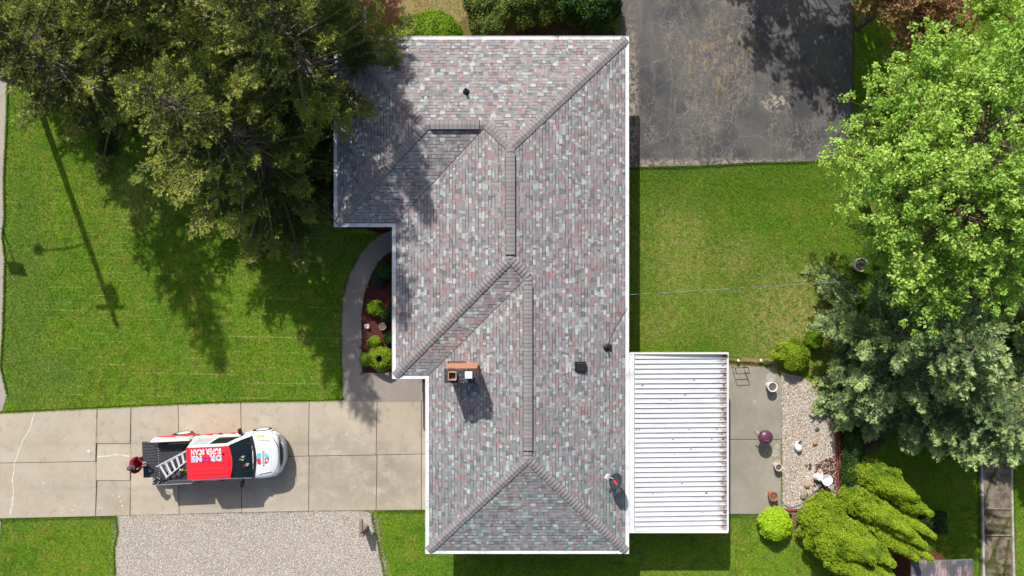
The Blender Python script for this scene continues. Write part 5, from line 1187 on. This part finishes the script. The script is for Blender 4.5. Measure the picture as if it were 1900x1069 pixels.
def leaves(cent, nper, rad, size, seed, upb=.6, flat=.7, nrm=None):
    # quads (folded diamonds) round each clump centre
    rg = np.random.default_rng(seed); n = len(cent)*nper; idx = np.repeat(np.arange(len(cent)), nper)
    off_ = rg.normal(size=(n, 3)); off_ = unit(off_)*(rg.uniform(0, 1, (n, 1))**.4)*np.asarray(rad).reshape(-1, 1)[idx if np.ndim(rad) else np.zeros(n, int)] if True else off_
    off_[:, 2] *= flat; c = cent[idx] + off_
    nn = unit(rg.normal(size=(n, 3))*.75 + np.array([0, 0, upb]) + (nrm[idx]*.8 if nrm is not None else 0))
    a = unit(np.cross(nn, rg.normal(size=(n, 3)))); b_ = np.cross(nn, a); s_ = size*rg.uniform(.6, 1.3, (n, 1))
    return np.stack([c - a*s_, c - b_*s_*.62 + nn*s_*.12, c + a*s_, c + b_*s_*.62 + nn*s_*.12], 1).reshape(-1, 3)
def broadleaf(name, px, py, h, rx, zc_, rz_, seed, mat, label, cat, n_limb=11, nsub=9, ntw=7, nper=26, leaf=.075, clr=.24, wood=None, group=None, trunk_r=.2, bare=False, fill=1.0, sy=1.):
    t_ = empty(name, P(px, py), label, cat, group); rg = np.random.default_rng(seed); mb = MB(); cent = []
    top = np.array([0, 0, max(.8, zc_-rz_*.9)])
    mb.tube([(0, 0, 0), (.05, .02, top[2]*.6), tuple(top), (0, 0, zc_)], [trunk_r*1.2, trunk_r, trunk_r*.8, trunk_r*.4], 10)
    def curve(a, b_, r0, r1, n_=5):
        m_ = (a+b_)/2 + rg.normal(size=3)*np.linalg.norm(b_-a)*.08; pts = [(1-t_)**2*a + 2*t_*(1-t_)*m_ + t_**2*b_ for t_ in np.linspace(0, 1, n_)]
        mb.tube([tuple(p) for p in pts], list(np.linspace(r0, r1, n_)), 5, cap=False)
    for i in range(n_limb):
        az = i*2.399 + rg.uniform(-.3, .3); el = math.asin(np.clip(-.25 + 1.25*(i+.5)/n_limb, -1, .98)); d = np.array([math.cos(az)*math.cos(el), math.sin(az)*math.cos(el), math.sin(el)])
        k = rg.uniform(.55, .80); e1 = np.array([d[0]*rx*k, d[1]*rx*k*sy, zc_ + d[2]*rz_*k]); s0 = top*rg.uniform(.8, 1.) ; curve(s0, e1, trunk_r*.45, trunk_r*.16)
        for j in range(nsub):
            d2 = unit(d*.75 + rg.normal(size=3)*.62); k2 = rg.uniform(.72, 1.0); e2 = np.array([d2[0]*rx*k2, d2[1]*rx*k2*sy, zc_ + d2[2]*rz_*k2]); s1 = s0 + (e1-s0)*rg.uniform(.4, 1)
            curve(s1, e2, trunk_r*.14, .012, 4)
            for m_ in range(ntw):
                e3 = e2 + (rg.normal(size=3)*np.array([.36, .36, .28])*rx*.26) + d2*rg.uniform(-.25, .45)
                if m_ % 2 == 0 or bare: curve(s1 + (e2-s1)*rg.uniform(.5, 1), e3, .012, .004, 3)
                for q_ in (1., .8):
                    if rg.random() < fill: cent.append(s1 + (e3-s1)*q_ if q_ < 1 else e3)
    mb.build('trunk', wood or M['bark'], t_)
    if not bare:
        cent = np.array(cent); fast_mesh('crown', leaves(cent, nper, clr*rg.uniform(.6, 1.2, len(cent)), leaf, seed), 4, mat, t_)
    return t_
broadleaf('maple_tree', 1596, 366, 10, 4.1, 6.2, 3.6, 31, M['maple'], 'large maple with bright spring green leaves over the back lawn', 'tree', n_limb=15, nsub=11, ntw=8, nper=34, leaf=.058, clr=.23, wood=M['bark'], trunk_r=.22, fill=.85, sy=1.08)
broadleaf('maple_tree', 1790, 200, 10, 3.6, 5.8, 3.4, 32, M['maple'], 'bright green maple at the right edge beside the coppery tree', 'tree', n_limb=10, nsub=9, ntw=8, nper=34, leaf=.064, clr=.23, wood=M['bark'], trunk_r=.2, sy=1.)
broadleaf('plum_tree', 1590, 52, 6, 2.1, 4.3, 1.9, 33, M['plum'], 'coppery red leaved tree at the top beside the asphalt pad', 'tree', n_limb=9, nsub=7, ntw=7, nper=18, leaf=.07, clr=.2, trunk_r=.12)
broadleaf('maple_tree', 1392, -215, 9, 2.6, 5.6, 2.6, 34, M['maple'], 'maple beyond the top edge shading the asphalt pad', 'tree', n_limb=8, nsub=7, ntw=6, nper=12, leaf=.11, clr=.3, fill=.6)
broadleaf('maple_tree', 1545, -150, 9, 2.8, 6.0, 2.6, 35, M['maple'], 'maple beyond the top edge shading the grass strip', 'tree', n_limb=8, nsub=7, ntw=6, nper=14, leaf=.11, clr=.3, fill=.8)
broadleaf('bare_tree', 985, -70, 7.2, 1.5, 5.2, 1.9, 36, M['twig'], 'small bare branched tree at the top behind the house', 'tree', n_limb=6, nsub=3, ntw=3, bare=True, wood=M['twig'], trunk_r=.06)

def lumpy(rg, dirs, lobes, amp, sharp=7):
    c = unit(rg.normal(size=(lobes, 3))); d = dirs @ c.T; return 1 - amp + amp*np.max(np.exp(-sharp*(1-d)), axis=1)*1.35
def shrub(name, px, py, rx, ry, h, mat, label, seed=0, clumps=420, nper=20, leaf=.03, amp=.22, lobes=26, clr=.075, parent=None, z0=0., lean=(0, 0), cat='shrub', group=None, hollow=None, sharp=7, pin=.5):
    rg = np.random.default_rng(seed+100)
    d = unit(rg.normal(size=(clumps, 3))); d[:, 2] = np.abs(d[:, 2])*1.0 - .25*rg.random(clumps); d = unit(d)
    st_ = rg.bit_generator.state; k = lumpy(np.random.default_rng(seed), d, lobes, amp, sharp)[:, None]*rg.uniform(.94, 1.04, (clumps, 1))
    zc_ = h*.42; c = d*k*np.array([rx, ry, h-zc_]); c[:, 2] = np.where(d[:, 2] > 0, c[:, 2], d[:, 2]*k[:, 0]*zc_) + zc_
    if hollow: keep = np.hypot((c[:, 0]-hollow[0])/hollow[2], (c[:, 1]-hollow[1])/hollow[2]) > 1; c = c[keep]; d = d[keep]
    c[:, 0] += lean[0]*c[:, 2]; c[:, 1] += lean[1]*c[:, 2]; c[:, 2] += z0
    V = leaves(c, nper, np.full(len(c), clr), leaf, seed, .3, 1., d)
    # inner body of the same foliage, so the shrub is not see-through
    us = np.linspace(0, 2*np.pi, 25); vs = np.linspace(-.45, np.pi/2, 10); q_ = []
    if not hollow:
        def pt(u, v):
            dd = np.array([[math.cos(v)*math.cos(u), math.cos(v)*math.sin(u), math.sin(v)]]); kk = lumpy(np.random.default_rng(seed), unit(dd), lobes, amp, sharp)[0]*.93
            z_ = math.sin(v)*kk*((h-zc_) if v > 0 else zc_) + zc_; return (math.cos(v)*math.cos(u)*kk*rx + lean[0]*z_, math.cos(v)*math.sin(u)*kk*ry + lean[1]*z_, z_+z0)
        for i in range(24):
            for j in range(9): q_ += [pt(us[i], vs[j]), pt(us[i+1], vs[j]), pt(us[i+1], vs[j+1]), pt(us[i], vs[j+1])]
    if q_: V = np.concatenate([V, np.array(q_)])
    if parent is not None: return V
    t_ = empty(name, P(px, py), label, cat, group); fast_mesh('crown', V, 4, mat, t_)
    mb = MB(); [mb.tube([(0, 0, 0), (.25*rx*math.cos(a), .25*ry*math.sin(a), h*.5)], [.03, .015], 6) for a in (0, 2, 4)]
    if hollow:
        for a in [k*.5 for k in range(13)]: mb.tube([(hollow[0], hollow[1], .05), (hollow[0]+hollow[2]*.8*math.cos(a), hollow[1]+hollow[2]*.8*math.sin(a), h*.62), (hollow[0]+hollow[2]*1.3*math.cos(a), hollow[1]+hollow[2]*1.3*math.sin(a), h*.8)], [.02, .012, .006], 5)
    mb.build('stem', M['twig'] if hollow else M['bark'], t_); return t_
shrub('clipped_shrub', 804, 79, 1.26, 1.05, 1.35, M['box'], 'large smooth clipped dome shrub behind the house', 1, 2600, 16, .022, .05, 40, .06, sharp=20)
shrub('loose_shrub', 912, 22, 1.15, 1.3, 1.1, M['loose'], 'loose straggly yellow green shrub behind the house beside the clipped dome', 2, 700, 18, .045, .45, 18, .16)
shrub('loose_shrub', 985, 14, 1.0, 1.0, 1.5, M['loose'], 'loose green shrub behind the house in the middle of the planting', 3, 700, 18, .04, .4, 20, .15)
shrub('dark_shrub', 1068, 20, .85, .9, 1.5, M['boxdark'], 'dark leafy shrub left of the rounded one at the top edge', 4, 700, 20, .045, .35, 20, .12)
shrub('dark_shrub', 1108, 24, 1.05, 1.0, 1.9, M['boxdark'], 'dense dark green rounded shrub by the asphalt pad corner', 5, 1300, 22, .04, .3, 30, .10)
shrub('globe_shrub', 1429, 963, .62, .63, 1.05, M['goldball'], 'bright yellow green globe shrub below the patio corner', 6, 1000, 16, .030, .26, 34, .060)
shrub('golden_shrub', 1466, 655, .95, .60, 1.15, M['gold'], 'low golden lobed arborvitae at the upper right patio corner', 7, 1000, 20, .028, .42, 13, .06, sharp=9)
shrub('golden_shrub', 1500, 628, .38, .36, .8, M['box'], 'small yellow green shrub half under the fir at the lawn edge', 8, 350, 18, .028, .3, 13, .06)
shrub('dark_hedge', 1573, 862, .42, 1.75, 1.0, M['boxdark'], 'low dark green hedge strip right of the red timber edging', 9, 900, 20, .03, .3, 30, .08)
shrub('leafy_shrub', 1716, 962, .62, .5, .9, M['boxdark'], 'small deep green shrub in front of the shed', 10, 500, 20, .035, .35, 16, .09)
shrub('small_plant', 1420, 673, .10, .10, .28, M['loose'], 'small leafy plant in the bare strip above the patio', 11, 40, 12, .03, .5, 6, .06)
for k, (px, py, r_, h_, mt, lb, hl, z_) in enumerate((
    (722, 500, .40, .9, 'boxdark', 'shrub tucked under the eave at the top of the mulch bed', None, 0), (705, 516, .30, .45, 'blueshrub', 'blue green low juniper at the top of the mulch bed', None, 0),
    (699, 571, .31, .55, 'box', 'round green shrub in the middle of the mulch bed', None, 0), (723, 584, .28, .7, 'boxdark', 'dark round shrub by the wall in the middle of the mulch bed', None, 0),
    (697, 635, .27, .5, 'box', 'green shrub above the golden hollow one in the mulch bed', None, 0), (726, 628, .22, .6, 'boxdark', 'small dark shrub by the wall above the golden hollow one', None, 0),
    (682, 665, .26, .45, 'box', 'green shrub touching the walkway at the bottom of the mulch bed', None, 0), (709, 664, .50, .85, 'gold', 'golden hollow-centred shrub at the bottom of the mulch bed', (.03, .02, .17), 0))):
    shrub('bed_shrub', px, py, r_, r_, h_, M[mt], lb, 20+k, int(900*r_/.4), 18, .026, .2, 18, .055, group='shrubs in the curved mulch bed', hollow=hl, z0=.02)
for k, (px, py, r_) in enumerate(((636, 345, .35), (638, 375, .38), (636, 398, .30))):
    shrub('border_shrub', px, py, r_, r_, .5, M['boxdark'], ('upper', 'middle', 'lower')[k] + ' of three low dark shrubs against the house wall under the spruce', 40+k, 300, 18, .035, .3, 14, .08, group='low shrubs by the wall')
# arborvitae with several pointed leaders
def arbor(px, py, spires, label, seed):
    t_ = empty('arborvitae', P(px, py), label, 'tree', 'golden arborvitaes beside the shed'); Vs = []; mb = MB(); base = P(px, py)
    for k, (tx, ty, h, r) in enumerate(spires):
        tip = P(tx, ty, h); f = .55; bx, by = (tip.x-base.x), (tip.y-base.y)
        gx, gy = bx*.80, by*.80; rg = np.random.default_rng(seed+k)
        n = int(1250*h*r); u = rg.random(n)**.8; a = rg.uniform(0, 6.283, n); lob = unit(np.stack([np.cos(a), np.sin(a), (u-.5)*4], 1))
        lm = lumpy(np.random.default_rng(seed*3+k), lob, 22, .28, 16)
        prof = r*np.clip(1.06*(1-u**2.6), .14, 1)*np.clip(.6+u*2.5, 0, 1)*lm*(1 + .13*np.sin(a*5+u*17+k) * np.cos(u*h*5.5+a*2) + rg.uniform(-.05, .06, n))
        x = gx + (bx-gx)*u + prof*np.cos(a); y = gy + (by-gy)*u + prof*np.sin(a); z = .05 + u*h
        c = np.stack([x, y, z], 1); d = unit(np.stack([np.cos(a), np.sin(a), .5+0*a], 1)); Vs.append(leaves(c, 15, np.full(n, .068), .030, seed+k, .35, 1.2, d))
        q_ = []
        def pt(i, j):
            aa = i*2*math.pi/18; uu = j/12; lb_ = lumpy(np.random.default_rng(seed*3+k), unit(np.array([[math.cos(aa), math.sin(aa), (uu-.5)*4]])), 22, .28, 16)[0]
            pr = r*max(.12, 1.06*(1-uu**2.6))*min(1, .6+uu*2.5)*lb_*.82; return (gx+(bx-gx)*uu+pr*math.cos(aa), gy+(by-gy)*uu+pr*math.sin(aa), .05+uu*h*.98)
        for i in range(18):
            for j in range(12): q_ += [pt(i, j), pt(i+1, j), pt(i+1, j+1), pt(i, j+1)]
        Vs.append(np.array(q_)); mb.tube([(gx*.6, gy*.6, 0), (gx, gy, h*.4), (bx, by, h*.8)], [.06, .05, .02], 6)
    fast_mesh('crown', np.concatenate(Vs), 4, M['gold'], t_); mb.build('trunk', M['bark'], t_)
arbor(1520, 955, [(1618, 1040, 4.2, .80), (1655, 1046, 4.6, .62), (1628, 1085, 4.4, .80), (1560, 985, 2.2, .95), (1665, 1085, 4.8, .6), (1585, 1040, 3.2, .85), (1545, 965, 1.4, .8)], 'broad golden arborvitae nearest the patio, front of the group', 51)
arbor(1572, 925, [(1690, 990, 4.4, .58), (1714, 1012, 4.8, .48), (1725, 1036, 5.0, .42), (1640, 962, 3.0, .6), (1605, 940, 1.8, .5), (1700, 1036, 4.6, .48)], 'middle golden arborvitae with narrow pointed tops', 61)
arbor(1608, 880, [(1700, 925, 3.8, .62), (1726, 953, 4.4, .46), (1640, 893, 2.2, .6), (1670, 912, 3.0, .6), (1733, 995, 4.6, .36)], 'rear golden arborvitae nearest the grey green firs', 71)

# twiggy weeds at the asphalt corner, and grass
def inpoly(x, y, poly):
    c = np.zeros(len(x), bool); n = len(poly); j = n-1
    for i in range(n):
        xi, yi = poly[i]; xj, yj = poly[j]; m_ = ((yi > y) != (yj > y)) & (x < (xj-xi)*(y-yi)/(yj-yi+1e-9)+xi); c ^= m_; j = i
    return c
rg = np.random.default_rng(99); A_ = (2080*1230)/K/K; Nn = int(A_*1050)
gx = rg.uniform(-90, 1990, Nn); gy = rg.uniform(-90, 1140, Nn); jx = gx + rg.normal(0, 1.0, Nn); jy = gy + rg.normal(0, 1.0, Nn)
ok = np.ones(Nn, bool)
hard = [drive, [(p[0], p[1]) for p in walk_out + walk_in + [(780, 692), (800, 744)]],
        [(-460, -300), (18, -300), (16, 60), (15, 170), (12, 250), (8, 330), (9, 400), (5, 440), (10, 480), (8, 560), (6, 620), (2, 680), (14, 730), (4, 764), (-460, 764)],
        [(-460, 968), (2, 968), (0, 1000), (-3, 1400), (-460, 1400)],
        [(1150, -300), (1585, -300), (1584, 60), (1582, 150), (1584, 240), (1583, 290), (1560, 294), (1500, 300), (1400, 302), (1300, 308), (1220, 310), (1150, 311)],
        [(217, 957), (668, 948), (690, 952), (700, 1000), (706, 1030), (714, 1069), (712, 1200), (205, 1200), (214, 1069), (212, 1020)], mulch, bed,
        [(1175, 668), (1436, 668), (1449, 705), (1449, 953), (1175, 953)], [(649, 108), (1147, 108), (1147, 985), (803, 985), (803, 690), (747, 690), (747, 435), (649, 435)], [(1819, 700), (1877, 700), (1880, 1200), (1822, 1200)],
        [(735, 415), (600, 415), (600, 290), (650, 290), (650, 100), (735, 100)]]
for h_ in hard: ok &= ~inpoly(jx, jy, h_)
dens = np.ones(Nn)
def sparse(px, py, rx, ry, v): global dens; dd = np.hypot((gx-px)/rx, (gy-py)/ry); dens = np.where(dd < 1+.2*np.sin(gx*.2)+.15*np.sin(gy*.31), np.minimum(dens, v), dens)
for a in ((700, 20, 60, 90, .02), (820, 20, 75, 90, .35), (905, 70, 60, 60, .3), (1050, 80, 100, 60, .1), (600, 320, 35, 90, .05), (400, 170, 160, 150, .12), (600, 90, 60, 160, .05), (1395, 671, 50, 8, .1), (690, 1030, 16, 60, .2), (1500, 960, 40, 22, .25), (1600, 760, 60, 80, .15), (1240, 1010, 120, 40, .6)): sparse(*a)
for a in ((1470, 590, 90, 90), (265, 360, 50, 50), (1260, 470, 50, 80)): sparse(*a, .72)
ok &= rg.random(Nn) < dens; gx, gy = gx[ok], gy[ok]; n = len(gx)
X = (gx-950)/K; Y = (534.5-gy)/K
tall = (1 + .5*np.sin(X*1.7+np.sin(Y*2.1)) * np.cos(Y*1.3+X*.4))*.5 + .5
hh = rg.uniform(.025, .055, n)*(.7+.5*tall); a = rg.uniform(0, 6.283, n); ln_ = rg.uniform(.5, 1.9, n)*hh; b_ = rg.uniform(0, 6.283, n); wdt = rg.uniform(.008, .015, n)
V = np.stack([np.stack([X - wdt*np.cos(a), Y - wdt*np.sin(a), 0*X], 1), np.stack([X + wdt*np.cos(a), Y + wdt*np.sin(a), 0*X], 1), np.stack([X + ln_*np.cos(b_), Y + ln_*np.sin(b_), hh], 1)], 1)
o = fast_mesh('grass', V, 3, M['grass']); tag(o, 'short mown lawn grass', 'grass', kind='stuff')
# ragged longer tufts along the paving edges and joints
def edge_tufts(name, lines, per, mat, hmax, label):
    rg = np.random.default_rng(5); VV = []
    for ln in lines:
        for (x0, y0), (x1, y1) in zip(ln[:-1], ln[1:]):
            m_ = int(math.hypot(x1-x0, y1-y0)*per); f = rg.random(m_); x = x0+(x1-x0)*f + rg.normal(0, .7, m_); y = y0+(y1-y0)*f + rg.normal(0, .7, m_)
            X = (x-950)/K; Y = (534.5-y)/K; a = rg.uniform(0, 6.283, m_); h_ = rg.uniform(.03, hmax, m_); b_ = rg.uniform(0, 6.283, m_); l_ = h_*rg.uniform(.3, 1.2, m_)
            VV.append(np.stack([np.stack([X-.01*np.cos(a), Y-.01*np.sin(a), 0*X+.01], 1), np.stack([X+.01*np.cos(a), Y+.01*np.sin(a), 0*X+.01], 1), np.stack([X+l_*np.cos(b_), Y+l_*np.sin(b_), h_+.01], 1)], 1))
    tag(fast_mesh(name, np.concatenate(VV), 3, mat), label, 'grass', kind='stuff')
top_line = [(x, ytop(x)-1.0) for x in (0, 80, 180, 330, 450, 575, 636)]
edge_tufts('edge_grass', [top_line, [(x, ybot(x)+1.5) for x in (0, 180, 215)], [(x, ybot(x)+2) for x in (700, 789)], [(16, 60), (15, 170), (12, 250), (8, 330), (9, 400), (5, 440), (10, 480), (8, 560), (6, 620), (2, 680), (14, 730)],
                          [(636, 730), (634, 650), (634, 594), (636, 556), (648, 510), (667, 475)], [(1170, 312), (1220, 311), (1300, 309), (1400, 303), (1500, 301), (1560, 295), (1583, 291), (1584, 240), (1582, 150), (1584, 60), (1585, 0)],
                          [(216, 960), (219, 985), (212, 1020), (214, 1069)], [(690, 955), (700, 1000), (706, 1030), (714, 1069)], [(1449, 957), (1352, 957)], [(1880, 840), (1882, 1069)], [(1815, 840), (1818, 1069)]], 14, M['grass'], .09, 'longer grass along paving edges')
jl = [[(a, ytop(a)), (b_, ybot(b_))] for a, b_ in XS[2:4]] + [[(1164+4, 953), (1448, 954)]]
edge_tufts('joint_moss', jl, 3, M['weed'], .05, 'dry moss tufts in the driveway joints')
edge_tufts('weeds', [[(1556, 250), (1562, 292)], [(1545, 262), (1583, 285)], [(1822, 930), (1874, 800)], [(1826, 1060), (1870, 960)], [(1824, 955), (1872, 962)], [(1824, 970), (1872, 978)], [(1826, 984), (1868, 988)], [(1828, 1040), (1872, 1050)], [(1826, 1062), (1872, 1066)], [(1840, 1010), (1850, 1069)], [(1860, 1069), (1870, 1000)], [(1350, 670), (1430, 676)]], 12, M['loose'], .14, 'weeds at the pad corner and in the narrow bed')
# loose stones over the gravel
def pebbles(name, poly, n, r0, r1, mats, label, z):
    rg = np.random.default_rng(8); xs = [p[0] for p in poly]; ys = [p[1] for p in poly]
    x = rg.uniform(min(xs), max(xs), n*3); y = rg.uniform(min(ys), min(max(ys), 1120), n*3); k = inpoly(x, y, poly); x, y = x[k][:n], y[k][:n]; m_ = len(x)
    X = (x-950)/K; Y = (534.5-y)/K; r = rg.uniform(r0, r1, m_); c = np.stack([X, Y, z+r*.3], 1); a = rg.uniform(0, 6.28, m_); rr = rg.uniform(.7, 1.2, (m_, 4))
    q_ = [c + np.stack([r*rr[:, i]*np.cos(a+i*1.57), r*rr[:, i]*np.sin(a+i*1.57), -r*.3+0*r], 1) for i in range(4)]; tp = c + np.stack([0*r, 0*r, r*.55], 1)
    V = np.concatenate([np.stack([q_[i], q_[(i+1) % 4], tp], 1) for i in range(4)]).reshape(-1, 3)
    V = np.stack([np.stack([q_[i], q_[(i+1) % 4], tp], 1) for i in range(4)], 1).reshape(-1, 3)
    # keep each stone one island: share vertices
    vv = np.concatenate([np.stack([*q_, tp], 1)]).reshape(-1, 3); base_ = np.arange(m_)[:, None]*5
    fc = np.stack([np.concatenate([base_+i, base_+(i+1) % 4, base_+4], 1) for i in range(4)], 1).reshape(-1)
    me = bpy.data.meshes.new(name); me.vertices.add(len(vv)); me.vertices.foreach_set('co', vv.astype(np.float32).ravel()); me.loops.add(len(fc)); me.loops.foreach_set('vertex_index', fc.astype(np.int32))
    me.polygons.add(len(fc)//3); me.polygons.foreach_set('loop_start', np.arange(0, len(fc), 3, dtype=np.int32)); me.update(calc_edges=True); me.materials.append(mats)
    o = bpy.data.objects.new(name, me); C.objects.link(o); tag(o, label, 'gravel', kind='stuff')
t = NT('loose pebbles'); cr = t.n('ValToRGB'); t.link(t.island(), cr.inputs[0]); e = cr.color_ramp.elements; e[0].color = (.30, .24, .18, 1); e[1].color = (.78, .74, .68, 1); z = e.new(.5); z.color = (.52, .47, .40, 1); M['pebble'] = t.fin(cr.outputs[0], .85, .2)
pebbles('gravel_stones', [(217, 957), (668, 948), (690, 952), (700, 1000), (706, 1030), (714, 1069), (712, 1200), (205, 1200), (214, 1069), (212, 1020)], 24000, .010, .024, M['pebble'], 'loose pale driveway gravel', .010)
pebbles('gravel_stones', bed, 7000, .012, .032, M['pebble'], 'loose white garden gravel', .030)

sg_ = np.random.default_rng(21)
def stray(name, lines, n, sig, label, z):
    rg = np.random.default_rng(77); V = []; F = []; k = 0
    for (x0, y0), (x1, y1) in lines:
        for _ in range(n):
            f = rg.random(); x = x0+(x1-x0)*f + rg.normal(0, sig); y = y0+(y1-y0)*f + rg.normal(0, sig); p = P(x, y); r_ = rg.uniform(.008, .02); a = rg.uniform(0, 6.28)
            for i in range(4): V.append((p.x + r_*math.cos(a+i*1.57), p.y + r_*rg.uniform(.7, 1.1)*math.sin(a+i*1.57), z))
            V.append((p.x, p.y, z+r_*.7)); F += [(k+i, k+(i+1) % 4, k+4) for i in range(4)]; k += 5
    me = bpy.data.meshes.new(name); me.from_pydata(V, [], F); me.materials.append(M['pebble']); o = bpy.data.objects.new(name, me); C.objects.link(o); tag(o, label, 'gravel', kind='stuff')
stray('stray_stones', [((215, 958), (213, 1069)), ((668, 950), (706, 1030)), ((706, 1030), (714, 1069)), ((690, 960), (700, 1010))], 420, 4.5, 'stray gravel spilling over the lawn edge', .02)
stray('stray_stones', [((220, 954), (445, 949)), ((445, 949), (690, 945))], 160, 3.0, 'stray gravel on the driveway edge', .032)
stray('stray_stones', [((1449, 700), (1449, 940)), ((1460, 948), (1500, 948))], 120, 3.0, 'stray white gravel on the patio edge', .042)
